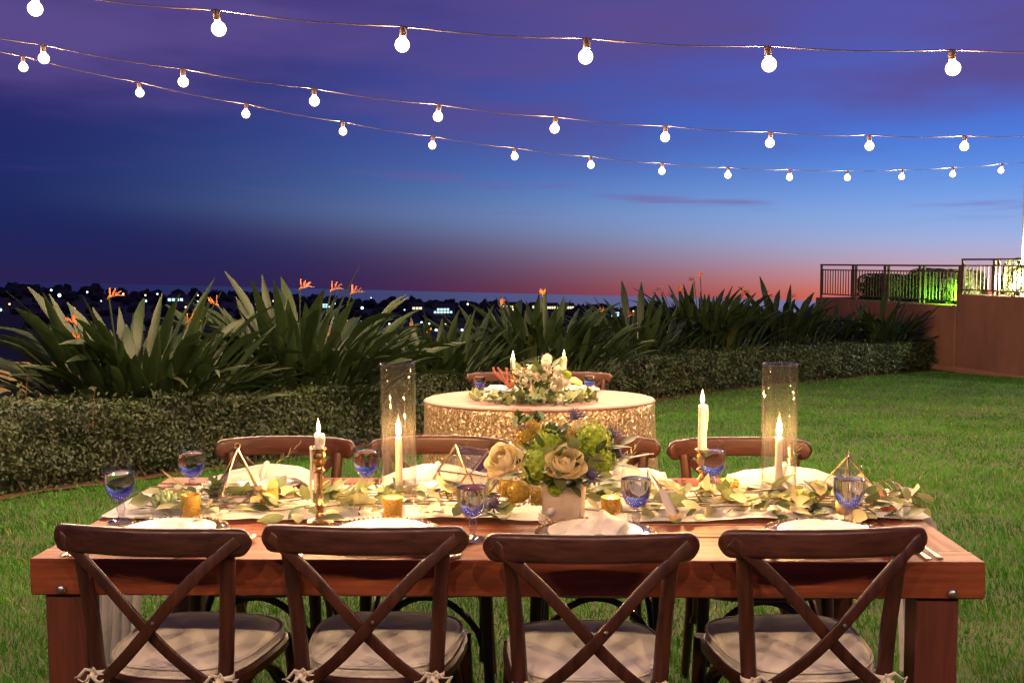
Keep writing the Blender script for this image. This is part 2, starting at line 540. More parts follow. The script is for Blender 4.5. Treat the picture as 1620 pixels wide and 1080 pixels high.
# ------------------------------------------------------------------ mesh helpers
class MB:
    def __init__(s):
        s.v, s.f = [], []

    def add(s, vs, fs, mat=None):
        o = len(s.v)
        if mat is not None:
            vs = [mat @ Vector(q) for q in vs]
        s.v.extend([tuple(q) for q in vs])
        s.f.extend([tuple(i + o for i in q) for q in fs])
        return s

    def box(s, c, size, ch=.0, mat=None):
        hx, hy, hz = (q / 2 for q in size)
        if ch <= 0:
            vs = [(c[0] + a * hx, c[1] + b * hy, c[2] + d * hz) for a in (-1, 1) for b in (-1, 1) for d in (-1, 1)]
            fs = [(0, 1, 3, 2), (4, 6, 7, 5), (0, 4, 5, 1), (2, 3, 7, 6), (0, 2, 6, 4), (1, 5, 7, 3)]
            return s.add(vs, fs, mat)
        vs, idx = [], {}
        for a in (-1, 1):
            for b in (-1, 1):
                for d in (-1, 1):
                    for ax in range(3):
                        p = [a * (hx - ch), b * (hy - ch), d * (hz - ch)]
                        p[ax] = (a, b, d)[ax] * (hx, hy, hz)[ax]
                        idx[(a, b, d, ax)] = len(vs)
                        vs.append((c[0] + p[0], c[1] + p[1], c[2] + p[2]))
        fs = []
        for ax in range(3):
            o1, o2 = [q for q in range(3) if q != ax]
            for sgn in (-1, 1):
                loop = []
                for (u, w) in ((-1, -1), (1, -1), (1, 1), (-1, 1)):
                    k = [0, 0, 0]
                    k[ax], k[o1], k[o2] = sgn, u, w
                    loop.append(idx[(*k, ax)])
                fs.append(tuple(loop))
            for u in (-1, 1):
                for w in (-1, 1):
                    k1 = [0, 0, 0]
                    k1[o1], k1[o2] = u, w
                    e = []
                    for sgn, ordr in ((-1, (o1, o2)), (1, (o2, o1))):
                        k = list(k1)
                        k[ax] = sgn
                        e += [idx[(*k, q)] for q in ordr]
                    fs.append(tuple(e))
        for a in (-1, 1):
            for b in (-1, 1):
                for d in (-1, 1):
                    fs.append(tuple(idx[(a, b, d, q)] for q in range(3)))
        return s.add(vs, fs, mat)

    def sweep(s, pts, sec, up=(0, 0, 1), scales=None, cap=True, mat=None):
        """sweep a closed 2-d section along pts; sec x goes sideways, sec y along the carried up vector"""
        pts = [Vector(p) for p in pts]
        n = len(sec)
        vs, fs = [], []
        u = Vector(up)
        for i, p in enumerate(pts):
            t = (pts[min(i + 1, len(pts) - 1)] - pts[max(i - 1, 0)])
            if t.length < 1e-9:
                t = Vector((0, 0, 1))
            t.normalize()
            side = t.cross(u)
            if side.length < 1e-5:
                side = t.cross(Vector((1, 0, .01)))
            side.normalize()
            nu = side.cross(t).normalized()
            u = nu
            k = scales[i] if scales else 1.0
            kx, ky = k if isinstance(k, tuple) else (k, k)
            vs += [p + side * (q[0] * kx) + nu * (q[1] * ky) for q in sec]
        for i in range(len(pts) - 1):
            for j in range(n):
                a, b = i * n + j, i * n + (j + 1) % n
                fs.append((a, b, b + n, a + n))
        if cap:
            fs.append(tuple(reversed(range(n))))
            fs.append(tuple(range((len(pts) - 1) * n, len(pts) * n)))
        return s.add(vs, fs, mat)

    def tube(s, pts, r, n=8, mat=None, cap=True):
        sec = [(math.cos(2 * PI * j / n), math.sin(2 * PI * j / n)) for j in range(n)]
        sc_ = list(r) if isinstance(r, (list, tuple)) else [r] * len(pts)
        return s.sweep(pts, sec, (.013, .021, 1), sc_, cap, mat)

    def lathe(s, prof, n=24, c=(0, 0, 0), mat=None, flute=None):
        vs, fs = [], []
        for (r, z) in prof:
            for j in range(n):
                a = 2 * PI * j / n
                k = r * (flute(a, z) if flute else 1)
                vs.append((c[0] + k * math.cos(a), c[1] + k * math.sin(a), c[2] + z))
        for i in range(len(prof) - 1):
            for j in range(n):
                a, b = i * n + j, i * n + (j + 1) % n
                fs.append((a, b, b + n, a + n))
        if prof[0][0] > 1e-6:
            fs.append(tuple(reversed(range(n))))
        if prof[-1][0] > 1e-6:
            fs.append(tuple(range((len(prof) - 1) * n, len(prof) * n)))
        return s.add(vs, fs, mat)

    def grid(s, nu, nv, fn, mat=None, closed_u=False):
        vs = [fn(i / (nu if closed_u else nu - 1), j / (nv - 1)) for j in range(nv) for i in range(nu)]
        fs = []
        for j in range(nv - 1):
            for i in range(nu if closed_u else nu - 1):
                a, b = j * nu + i, j * nu + (i + 1) % nu
                fs.append((a, b, b + nu, a + nu))
        return s.add(vs, fs, mat)

    def ball(s, c, r, nu=10, nv=7, squash=1.0, mat=None):
        prof = [(max(0, r * math.sin(PI * k / (nv - 1))), -r * squash * math.cos(PI * k / (nv - 1))) for k in range(nv)]
        return s.lathe(prof, nu, c, mat)

    def mesh(s, name, m, smooth=40):
        me = bpy.data.meshes.new(name)
        me.from_pydata(s.v, [], s.f)
        if m:
            me.materials.append(m)
        if smooth:
            me.shade_smooth()
            if smooth < 180:
                me.set_sharp_from_angle(angle=R_(smooth))
        me.update()
        return me

    def build(s, name, m, parent=None, smooth=40):
        return put(name, s.mesh(name, m, smooth), parent)


def put(name, me, parent=None, mat=None):
    o = bpy.data.objects.new(name, me)
    col.objects.link(o)
    if parent is not None:
        o.parent = parent
    if mat is not None:
        o.matrix_local = mat
    return o


def tag(o, label=None, cat=None, group=None, kind=None):
    if label:
        o['label'] = label
    if cat:
        o['category'] = cat
    if group:
        o['group'] = group
    if kind:
        o['kind'] = kind
    return o


def thing(name, label, cat, loc=(0, 0, 0), rz=0., group=None, rot=None):
    o = bpy.data.objects.new(name, None)
    o.empty_display_size = .05
    col.objects.link(o)
    o.location = loc
    o.rotation_euler = rot if rot else (0, 0, rz)
    return tag(o, label, cat, group)


def solo(name, mb, m, label, cat, loc=(0, 0, 0), rz=0., group=None, smooth=40, rot=None):
    o = mb.build(name, m, None, smooth) if isinstance(mb, MB) else put(name, mb)
    o.location = loc
    o.rotation_euler = rot if rot else (0, 0, rz)
    return tag(o, label, cat, group)


def copy_tree(src, parent=None):
    c = src.copy()
    col.objects.link(c)
    c.parent = parent
    for ch in list(KIDS(src)):
        copy_tree(ch, c)
    return c


def KIDS(o):
    return o.children


def sm(a, b, x):
    t = max(0., min(1., (x - a) / (b - a)))
    return t * t * (3 - 2 * t)


def rrect(w, h, r, n=3):
    out = []
    for cx, cy_, a0 in ((w / 2 - r, h / 2 - r, 0), (-w / 2 + r, h / 2 - r, 90), (-w / 2 + r, -h / 2 + r, 180), (w / 2 - r, -h / 2 + r, 270)):
        for k in range(n + 1):
            a = R_(a0 + 90 * k / n)
            out.append((cx + r * math.cos(a), cy_ + r * math.sin(a)))
    return out


def soup(name, verts, faces_per, tint, m, parent=None, smooth=False):
    """fast mesh from numpy: verts (n, k, 3) with the same faces for every piece"""
    n, k, _ = verts.shape
    me = bpy.data.meshes.new(name)
    me.vertices.add(n * k)
    me.vertices.foreach_set('co', verts.reshape(-1).astype(np.float32))
    lens = [len(f) for f in faces_per]
    flat = np.concatenate([np.array(f) for f in faces_per])
    loops = (np.arange(n)[:, None] * k + flat[None, :]).reshape(-1)
    me.loops.add(len(loops))
    me.loops.foreach_set('vertex_index', loops.astype(np.int32))
    me.polygons.add(n * len(lens))
    tot = np.tile(np.array(lens), n)
    start = np.concatenate([[0], np.cumsum(tot)[:-1]])
    me.polygons.foreach_set('loop_start', start.astype(np.int32))
    if tint is not None:
        at = me.attributes.new('tint', 'FLOAT', 'POINT')
        at.data.foreach_set('value', np.repeat(tint, k).astype(np.float32))
    me.materials.append(m)
    me.update(calc_edges=True)
    if smooth:
        me.shade_smooth()
    return put(name, me, parent)


def leaf_soup(name, P, Nrm, size, m, parent=None, aspect=.5, jitter=.8):
    """little folded leaves at points P facing roughly Nrm"""
    n = len(P)
    nr = Nrm + nrg.normal(0, jitter, (n, 3))
    nr /= np.linalg.norm(nr, axis=1)[:, None]
    t = nrg.normal(0, 1, (n, 3))
    t -= nr * (t * nr).sum(1)[:, None]
    t /= np.linalg.norm(t, axis=1)[:, None]
    b = np.cross(nr, t)
    L = (size * nrg.uniform(.6, 1.25, n))[:, None]
    Wd = L * aspect
    v = np.stack([P - t * L / 2, P + b * Wd / 2 + nr * L * .10 - t * L * .05, P + t * L / 2, P - b * Wd / 2 + nr * L * .10 - t * L * .05], 1)
    cl = np.array([mnoise.noise(Vector(q * 2.3)) + .6 * mnoise.noise(Vector(q * 7.)) for q in P])
    return soup(name, v, [(0, 1, 2), (0, 2, 3)], np.clip(.45 + .4 * cl + nrg.normal(0, .25, n), 0, 1), m, parent)


# ------------------------------------------------------------------ ground
def gz(x, y):
    t = (y - 4.6) / .8
    return -.052 * .8 * (t if t > 30 else math.log1p(math.exp(t)))


gzv = np.vectorize(gz)
# foot of the hedge, seen from the camera: azimuth (deg, + right) and distance
HEDGE_PX = [(-420, 840, 5.6), (0, 803, 7.4), (260, 762, 8.4), (520, 717, 9.7), (640, 692, 10.9), (850, 662, 13.2), (1045, 640, 15.6),
            (1250, 612, 19.0), (1480, 594, 23.2)]
HP = []
for px, py, d in HEDGE_PX:
    p = W(px, py, d=d)
    HP.append(Vector((p.x, p.y, gz(p.x, p.y))))
_e = HP[0] + (HP[0] - HP[1]) * 1.6
HP.insert(0, Vector((_e.x, _e.y, gz(_e.x, _e.y))))
H_AZ = [math.atan2(p.x - CAM.x, p.y) for p in HP]
H_R = [math.hypot(p.x - CAM.x, p.y) for p in HP]


def hedge_r(az):
    return np.interp(az, H_AZ, H_R)


def curve(pts, n):
    """catmull-rom through pts"""
    q = [pts[0] * 2 - pts[1]] + pts + [pts[-1] * 2 - pts[-2]]
    out = []
    for i in range(1, len(q) - 2):
        for k in range(n):
            t = k / n
            a, b, c, d = q[i - 1], q[i], q[i + 1], q[i + 2]
            out.append(.5 * ((2 * b) + (c - a) * t + (2 * a - 5 * b + 4 * c - d) * t * t + (3 * b - a - 3 * c + d) * t ** 3))
    out.append(pts[-1].copy())
    return out


HC = curve(HP, 8)

# lawn sheet
xs = np.linspace(-16, 26, 85)
ys = np.concatenate([np.linspace(-8, 3, 8), np.linspace(3.5, 12, 18), np.linspace(13, 30, 18)])
mb = MB()
mb.grid(len(xs), len(ys), lambda u, v: (xs[round(u * (len(xs) - 1))], ys[round(v * (len(ys) - 1))],
                                        gz(0, ys[round(v * (len(ys) - 1))])))
lawn = tag(mb.build('lawn', M['turf'], None, 180), kind='structure')

# bark-covered bed along and behind the hedge
mb = MB()
n = len(HC)


def bed(u, v):
    i = min(n - 1, round(u * (n - 1)))
    p = HC[i]
    t = (HC[min(i + 1, n - 1)] - HC[max(i - 1, 0)])
    nn = Vector((-t.y, t.x, 0)).normalized()
    off = -.02 + v * 3.3 + .05 * mnoise.noise(Vector((i * .7, 0, 3))) * (1 - v)
    q = p + nn * off
    return (q.x, q.y, gz(q.x, q.y) + .012 + .03 * sm(0, .12, v) + .012 * mnoise.noise(Vector((q.x * 5, q.y * 5, 1))))


mb.grid(n, 16, bed)
tag(mb.build('planting_bed', M['soil'], None, 180), kind='structure')

# the land falling away to the town, in the true horizontal
TX, TY = -UP.x / UP.z, -UP.y / UP.z


def land_z(x, y):
    dx = x - CAM.x
    r = math.hypot(dx, y)
    az = math.atan2(dx, y)
    edge = float(hedge_r(az)) + 4.5 if abs(az) < 1.0 else 28.
    if az > .42:
        edge = max(edge, 34)
    flat = CAM.z + TX * dx + TY * y
    azd = math.degrees(az)
    ridge = np.interp(azd, [-60, -30, -16, -12, 0, 10, 60], [-6.0, -6.0, -7, -9, -11, -11.5, -12])
    h = np.interp(r, [0, 30, 60, 120, 220, 360, 520, 700, 900, 1300], [-4, -5, -7.5, -11, -14, -13, -11.5, ridge, -25, -70])
    h += 1.2 * mnoise.noise(Vector((x * .012, y * .012, .3))) * sm(60, 200, r)
    near = gz(x, min(y, 40)) - .16
    k = sm(edge, edge + 9, r)
    return near * (1 - k) + (flat + h) * k


mb = MB()
azs = np.linspace(-PI, PI, 145)
rs = np.concatenate([[.4, 2, 4, 6], np.linspace(8, 50, 30), np.geomspace(55, 1300, 34)])
mb.grid(144, len(rs), lambda u, v: (lambda a, r: (CAM.x + r * math.sin(a), r * math.cos(a),
                                                 land_z(CAM.x + r * math.sin(a), r * math.cos(a))))(-PI + 2 * PI * u, rs[round(v * (len(rs) - 1))]),
        closed_u=True)
tag(mb.build('terrain', M['land'], None, 180), kind='structure')

# sea
mb = MB()
mb.grid(64, 10, lambda u, v: (lambda a, r: tuple(CAM + (RIGHT * math.sin(a) + FWD * math.cos(a)) * r - UP * 34))(
    -PI / 2 + PI * u, [600, 1000, 1600, 2500, 4000, 6500, 10000, 16000, 26000, 40000][round(v * 9)]))
tag(mb.build('sea', M['sea'], None, 180), kind='structure')

# ------------------------------------------------------------------ grass
def make_grass():
    zones = [(2.4, 4.2, 4600, .0040, .050), (4.2, 6.5, 4000, .0045, .044), (6.5, 9.5, 2600, .006, .038), (9.5, 14, 1300, .009, .032),
             (14, 25, 560, .014, .028)]
    Ps, Ws, Hs = [], [], []
    for d0, d1, dens, wd, ht in zones:
        a0, a1 = R_(-36), R_(32)
        area = (a1 - a0) / 2 * (d1 ** 2 - d0 ** 2)
        k = int(area * dens)
        az = nrg.uniform(a0, a1, k)
        r = np.sqrt(nrg.uniform(d0 ** 2, d1 ** 2, k))
        ok = r < hedge_r(az) - .02
        az, r = az[ok], r[ok]
        Ps.append(np.stack([CAM.x + r * np.sin(az), r * np.cos(az)], 1))
        Ws.append(np.full(len(r), wd))
        Hs.append(np.full(len(r), ht))
    P = np.concatenate(Ps)
    Wd = np.concatenate(Ws) * nrg.uniform(.7, 1.3, len(P))
    Ht = np.concatenate(Hs) * nrg.uniform(.5, 1.35, len(P))
    clump = np.array([mnoise.noise(Vector((x * 2.2, y * 2.2, 0))) + .6 * mnoise.noise(Vector((x * 7, y * 7, 4))) for x, y in P])
    Ht *= 1 + .45 * clump
    t = (P[:, 1] - 4.6) / .8
    z = -.0416 * np.where(t > 30, t, np.log1p(np.exp(np.minimum(t, 40))))
    n = len(P)
    yaw = nrg.uniform(0, 2 * PI, n)
    lean = nrg.uniform(.1, 1.0, n) * Ht
    ld = nrg.uniform(0, 2 * PI, n) * .6 + clump * 3
    side = np.stack([np.cos(yaw), np.sin(yaw), np.zeros(n)], 1) * Wd[:, None] / 2
    base = np.stack([P[:, 0], P[:, 1], z - .004], 1)
    ldv = np.stack([np.cos(ld), np.sin(ld), np.zeros(n)], 1)
    mid = base + ldv * (lean * .35)[:, None] + np.array([0, 0, 1]) * (Ht * .6)[:, None]
    tip = base + ldv * lean[:, None] + np.array([0, 0, 1]) * (Ht * .92)[:, None]
    v = np.stack([base - side, base + side, mid + side * .8, mid - side * .8, tip], 1)
    tint = np.clip(.5 + .28 * clump + nrg.normal(0, .22, n), 0, 1)
    worn = np.array([mnoise.noise(Vector((x * .55, y * .55, 9))) for x, y in P])
    tint = np.clip(tint + .25 * worn, 0, 1)
    dry = nrg.uniform(0, 1, n) < np.clip(.015 + .08 * worn, .006, .12)
    o2 = soup('dry_grass', v[dry], [(0, 1, 2, 3), (3, 2, 4)], None, M['straw'])
    tag(o2, 'scattered straw-coloured dry blades in the lawn', 'grass', kind='stuff')
    v, tint = v[~dry], tint[~dry]
    o = soup('grass', v, [(0, 1, 2, 3), (3, 2, 4)], tint, M['grass'])
    tag(o, 'short thick green grass blades covering the lawn', 'grass', kind='stuff')


make_grass()


# ------------------------------------------------------------------ hedges
def hedge(i0, i1, height, depth, leaf, count, label):
    pts = HC[i0:i1 + 1]
    t = thing('hedge', label, 'hedge', pts[0])
    o0 = pts[0]
    seg = [0.]
    for a, b in zip(pts, pts[1:]):
        seg.append(seg[-1] + (b - a).length)
    tot = seg[-1]
    S = np.array(seg)
    PX = np.array([[p.x, p.y, p.z] for p in pts])

    def at(s):
        p = np.stack([np.interp(s, S, PX[:, k]) for k in range(3)], -1)
        q = np.stack([np.interp(np.minimum(s + .2, tot), S, PX[:, k]) for k in range(3)], -1) - \
            np.stack([np.interp(np.maximum(s - .2, 0), S, PX[:, k]) for k in range(3)], -1)
        q /= np.linalg.norm(q, axis=-1, keepdims=True)
        nn = np.stack([-q[..., 1], q[..., 0], q[..., 2] * 0], -1)
        return p, nn

    def hh(s):
        return height * np.array([1 + .10 * mnoise.noise(Vector((x * .9, 0, 2))) + .07 * mnoise.noise(Vector((x * 2.6, 0, 7))) for x in np.atleast_1d(s)])

    # core
    mb = MB()
    ns = max(8, int(tot / .35))
    prof = [(.10, .04), (.07, .25), (.06, .6), (.10, .86), (.22, .94), (depth - .1, .94), (depth - .02, .6), (depth - .02, .05)]

    def core(u, v):
        s = u * tot
        p, nn = at(np.array([s]))
        a, b = prof[round(v * (len(prof) - 1))]
        w = .035 * mnoise.noise(Vector((s * 3, b * 4, 2)))
        h = hh(s)[0]
        q = p[0] + nn[0] * (a + w + .05)
        return (q[0] - o0.x, q[1] - o0.y, q[2] - o0.z + b * h * .93)
    mb.grid(ns, len(prof), core)
    mb.build('core', M['hedgecore'], t, 180)
    # leaves: front face, top, a little back
    s = nrg.uniform(0, tot, count)
    p, nn = at(s)
    h = hh(s)
    which = nrg.uniform(0, 1, count)
    a = np.where(which < .58, np.abs(nrg.normal(0, .055, count)), nrg.uniform(0, depth, count))
    zz = np.where(which < .58, nrg.uniform(.02, 1.0, count) ** .9, 1 - np.abs(nrg.normal(0, .05, count)))
    bul = .10 * np.array([mnoise.noise(Vector((x * 2.2, y * 3.0, 5))) for x, y in zip(s, zz)])
    a = a + bul + np.where(zz < .2, .05, 0)
    P = p + nn * a[:, None]
    P[:, 2] += zz * h
    loose = nrg.uniform(0, 1, count) < .03
    P[:, 2] += np.where(loose & (which >= .58), nrg.uniform(0, .09, count), 0)
    Nn = np.where((which < .58)[:, None], -nn + np.array([0, 0, .35]), np.array([0, 0, 1.0]) - nn * .2)
    P -= np.array([o0.x, o0.y, o0.z])
    lf = leaf_soup('foliage', P, Nn, leaf, M['hedge'], t, .52, .55)
    lf['kind'] = 'stuff'
    # woody stems at the foot
    mb = MB()
    for k in range(int(tot * 3)):
        s0 = rng.uniform(0, tot)
        p, nn = at(np.array([s0]))
        b = Vector(p[0]) + Vector(nn[0]) * rng.uniform(.02, .12) - o0
        mb.tube([b, b + Vector((rng.uniform(-.06, .06), rng.uniform(-.05, .0), .12)), b + Vector((rng.uniform(-.15, .15), rng.uniform(-.05, .02), .28))],
                [.008, .006, .003], 5)
    mb.build('stems', M['twig'], t)['kind'] = 'stuff'
    return t


SPLIT = 8 * 6 + 3
hedge(0, SPLIT, .63, .85, .042, 66000, 'clipped dark green hedge along the lawn left of the sequin table')
hedge(SPLIT, len(HC) - 1, .64, 1.0, .060, 26000, 'clipped dark hedge behind the lawn right of the sequin table')


# ------------------------------------------------------------------ bird-of-paradise plants
def paddle(Lp, Lb, w, bend, m, twist=0., fold=.35):
    mb = MB()
    nseg = 10
    tot = Lp + Lb
    sp, x, z = [], 0., 0.
    ts = [0, .45 * Lp / tot, .8 * Lp / tot] + [(Lp + Lb * k / 7) / tot for k in range(8)]
    prev = 0
    for t in ts:
        a = bend * (prev + (t - prev) / 2) ** 1.8
        x += math.sin(a) * (t - prev) * tot
        z += math.cos(a) * (t - prev) * tot
        sp.append((Vector((x, 0, z)), bend * t ** 1.8, t))
        prev = t
    mb.tube([p for p, a, t in sp[:4]], [.016, .012, .009, .006], 4)
    vs, fs = [], []
    bl = sp[3:]
    for i, (p, a, t) in enumerate(bl):
        k = i / (len(bl) - 1)
        hw = rng.uniform(.86, 1.1) * w * (math.sin(PI * min(1, .03 + .97 * k ** .85)) ** .85) if k < 1 else .004
        tw = twist * k
        side = Vector((-math.sin(tw) * math.cos(a), math.cos(tw), math.sin(tw) * math.sin(a)))
        nrm = Vector((-math.cos(a), 0, math.sin(a)))
        for sgn in (-1, 1):
            vs.append(p + side * (sgn * hw) + nrm * (fold * hw))
        vs.insert(len(vs) - 1, p)
    for i in range(len(bl) - 1):
        for j in range(2):
            a = i * 3 + j
            fs.append((a, a + 1, a + 4, a + 3))
    mb.add(vs, fs)
    return mb.mesh('leaf', m, 180)


PAD = []
for k in range(14):
    PAD.append(paddle(rng.uniform(.52, .80), rng.uniform(.46, .66), rng.uniform(.036, .056), rng.uniform(.15, 1.8), M['strel'], rng.uniform(-.7, .7),
                      rng.uniform(.25, .6)))
PADP = [paddle(.6, .55, .055, .8, M['strel2'], .4, .3), paddle(.7, .5, .05, 1.6, M['strel2'], -.4, .4)]


def fl_sepal():
    mb = MB()
    vs, fs = [], []
    for k in range(5):
        t = k / 4
        hw = .016 * math.sin(PI * (.12 + .88 * t)) if t < 1 else .001
        vs += [(-.02 * t * t + .03 * t, -hw, .115 * t), (.03 * t - .004, 0, .115 * t), (-.02 * t * t + .03 * t, hw, .115 * t)]
    for k in range(4):
        for j in range(2):
            a = k * 3 + j
            fs.append((a, a + 1, a + 4, a + 3))
    return mb.add(vs, fs).mesh('sepal', M['sepal'], 180)


SEP = fl_sepal()
_mb = MB()
_mb.tube([(-.02, 0, -.03), (.0, 0, 0), (.07, 0, .02), (.13, 0, .022), (.19, 0, .015)], [.009, .016, .014, .009, .001], 6)
SPA = _mb.mesh('spathe', M['spathe'], 180)
_mb = MB()
_mb.tube([(.02, 0, .01), (.06, 0, .045), (.1, 0, .06)], [.004, .006, .001], 4)
FLK = _mb.mesh('tongue', M['fleck'], 180)


def strelitzia(px, d, spread, nleaf, scale, label, flowers=(), tmax=58, base_off=0., squeeze=1.0):
    nleaf = int(nleaf * 2.9)
    spread *= 1.5
    tmax *= .96
    scale *= .99
    c = W(px, 500, d=d)
    g = gz(c.x, c.y)
    t = thing('bird_of_paradise', label, 'plant', (c.x, c.y, g), 0, 'bird of paradise plants behind the hedge')
    for k in range(nleaf):
        pale = rng.random() < .06
        me = rng.choice(PADP if pale else PAD)
        az = rng.uniform(0, 2 * PI)
        q = math.sqrt((k + .5) / nleaf)
        tilt = R_(4 + (tmax - 4) * q * rng.uniform(.75, 1.1))
        r = rng.uniform(0, spread)
        b = Vector((r * math.cos(az) * squeeze, r * math.sin(az) * .6 + .18, -.02))
        if math.sin(az) < -.5:
            tilt *= .72
        s = scale * rng.uniform(.74, 1.08) * (1.02 - .12 * q)
        m = Matrix.Translation(b) @ Matrix.Rotation(az + rng.uniform(-.5, .5), 4, 'Z') @ Matrix.Rotation(tilt * .62, 4, 'Y') @ Matrix.Rotation(
            rng.uniform(-.5, .5), 4, 'Z') @ Matrix.Diagonal((s, s * rng.uniform(.8, 1.15), s, 1))
        put('leaf', me, t, m)
    for (fx, fy, fr) in flowers:
        p = W(fx, fy, d=d - rng.uniform(.0, .4)) - t.location
        st = MB()
        b = Vector((p.x * .25, p.y * .25, 0))
        st.tube([b, b.lerp(p, .5) + Vector((p.x * -.06, 0, .10)), p], [.011, .009, .007], 5)
        st.build('flower_stem', M['strel'], t)
        f = put('flower', SPA, t, Matrix.Translation(p) @ Matrix.Rotation(R_(fr), 4, 'Z') @ Matrix.Scale(scale * .52, 4))
        for j in range(3):
            put('sepal', SEP, f, Matrix.Translation((.01 + .02 * j, 0, .005)) @ Matrix.Rotation(R_(rng.uniform(-35, 35)), 4, 'X') @ Matrix.Rotation(
                R_(-6 + 24 * j), 4, 'Y') @ Matrix.Rotation(rng.uniform(-.6, .6), 4, 'Z') @ Matrix.Diagonal((1, 1.9, 1.05, 1)))
        put('tongue', FLK, f)
    return t


strelitzia(205, 8.95, .34, 92, 1.30, 'largest bird of paradise clump at the far left, orange flowers among paddle leaves',
           [(172, 470, 20), (120, 512, 170), (126, 540, 200), (154, 556, 30), (296, 510, 10), (118, 610, 80), (163, 630, 60)], 74)
strelitzia(470, 10.2, .36, 84, 1.36, 'tall bird of paradise clump left of the tall glass candle cylinder',
           [(344, 482, 170), (475, 456, 20), (524, 459, 30), (556, 464, 0), (520, 530, 20)], 66)
strelitzia(690, 12.0, .34, 56, 1.10, 'lower bird of paradise clump between the left cylinder and the sequin table',
           [(648, 520, 40), (560, 512, 160), (676, 524, 60)], 62)
strelitzia(852, 13.6, .45, 84, 1.34, 'wide bird of paradise clump directly behind the sequin table',
           [(792, 482, 60), (858, 466, 90)], 60)
strelitzia(1000, 17.0, .4, 46, 1.30, 'small dark bird of paradise clump right of the sequin table',
           [(954, 494, 150), (994, 500, 20)], 50)
strelitzia(1118, 19.0, .46, 96, 1.52, 'tall bird of paradise clump standing against the orange horizon',
           [(1048, 460, 170), (1098, 444, 200), (1108, 438, 70), (1176, 464, 10), (1074, 460, 20)], 46)
strelitzia(1243, 21.4, .45, 64, 1.48, 'bird of paradise clump just left of the brown terrace wall',
           [(1214, 471, 0), (1252, 470, 10), (1200, 487, 170)], 46)
strelitzia(1318, 23.0, .4, 40, 1.25, 'low bird of paradise clump at the end of the brown wall', [], 52)
strelitzia(1395, 22.9, .34, 54, 1.30, 'rightmost bird of paradise clump in front of the brown wall', [], 56)

# a few weedy shoots on the left hedge
for px, py, hgt in ((14, 652, .18), (40, 640, .3), (146, 640, .2)):
    p = W(px, py + 16, d=7.9)
    t = thing('leafy_shoot', {14: 'yellow-green shoot poking from the hedge top at the far left', 40: 'tall thin shoot rising from the left end of the hedge',
                              146: 'small shoot above the hedge under the largest paddle plant'}[px], 'shoot', p, 0, 'shoots growing out of the hedge')
    mb = MB()
    mb.tube([(0, 0, -.1), (.01, 0, hgt * .5), (.03, 0, hgt)], [.004, .003, .001], 5)
    mb.build('stem', M['stem'], t)
    pts = np.array([[rng.uniform(-.05, .06), rng.uniform(-.04, .04), rng.uniform(.02, hgt)] for _ in range(16)])
    leaf_soup('leaves', pts, np.tile([0, -.6, .6], (16, 1)), .06, M['strel2'], t)['kind'] = 'stuff'


# ------------------------------------------------------------------ terrace at the right
WA = W(1290, 474, d=27.8)
WB = W(1512, 479, d=22.6)
WALL_DIR = Vector((WB.x - WA.x, WB.y - WA.y, 0)).normalized()
WALL_N = Vector((WALL_DIR.y, -WALL_DIR.x, 0))      # away from the lawn
if WALL_N.dot(Vector((1, 0, 0))) < 0:
    WALL_N = -WALL_N
LEN1 = (Vector((WB.x, WB.y)) - Vector((WA.x, WA.y))).length
ZT1 = (WA.z + WB.z) / 2
ZT2 = W(1515, 465, d=22.55).z
BASE = Vector((WA.x, WA.y, 0))
RZ = math.atan2(WALL_DIR.y, WALL_DIR.x)
YS = 1 if (Matrix.Rotation(RZ, 3, 'Z') @ Vector((0, 1, 0))).dot(WALL_N) > 0 else -1
L2 = 7.0
wall = thing('retaining_wall', 'brown stucco retaining wall below the terrace railing', 'wall', BASE, RZ)
mb = MB()
mb.box((LEN1 / 2, YS * .2, (ZT1 - 2.2) / 2), (LEN1, .4, ZT1 + 2.2), .02)
mb.build('lower_section', M['stucco'], wall)
mb = MB()
mb.box((LEN1 + L2 / 2, YS * .2, (ZT2 - 2.2) / 2), (L2, .404, ZT2 + 2.2), .02)
mb.build('upper_section', M['stucco'], wall)
mb = MB()
mb.box((.2, YS * 4, (ZT1 - 2.2) / 2 - .003), (.396, 7.2, ZT1 + 2.2), .02)
mb.build('return_section', M['stucco'], wall)
mb = MB()
mb.box((LEN1 / 2 + 3.4, YS * -.06, gz(0, 22) + .035), (LEN1 + 3, .12, .12), .01)
mb.build('footing', M['cap'], wall)
mb = MB()
mb.box((LEN1 / 2, YS * 4.0, ZT1 - .12), (LEN1, 7.2, .1))
tag(mb.build('terrace_floor', M['cap']), kind='structure')
bpy.data.objects['terrace_floor'].location = BASE
bpy.data.objects['terrace_floor'].rotation_euler = (0, 0, RZ)
mb = MB()
mb.box((LEN1 + L2 / 2, YS * 4.0, ZT2 - .12), (L2, 7.2, .1))
o = tag(mb.build('terrace_floor', M['cap']), kind='structure')
o.location = BASE
o.rotation_euler = (0, 0, RZ)


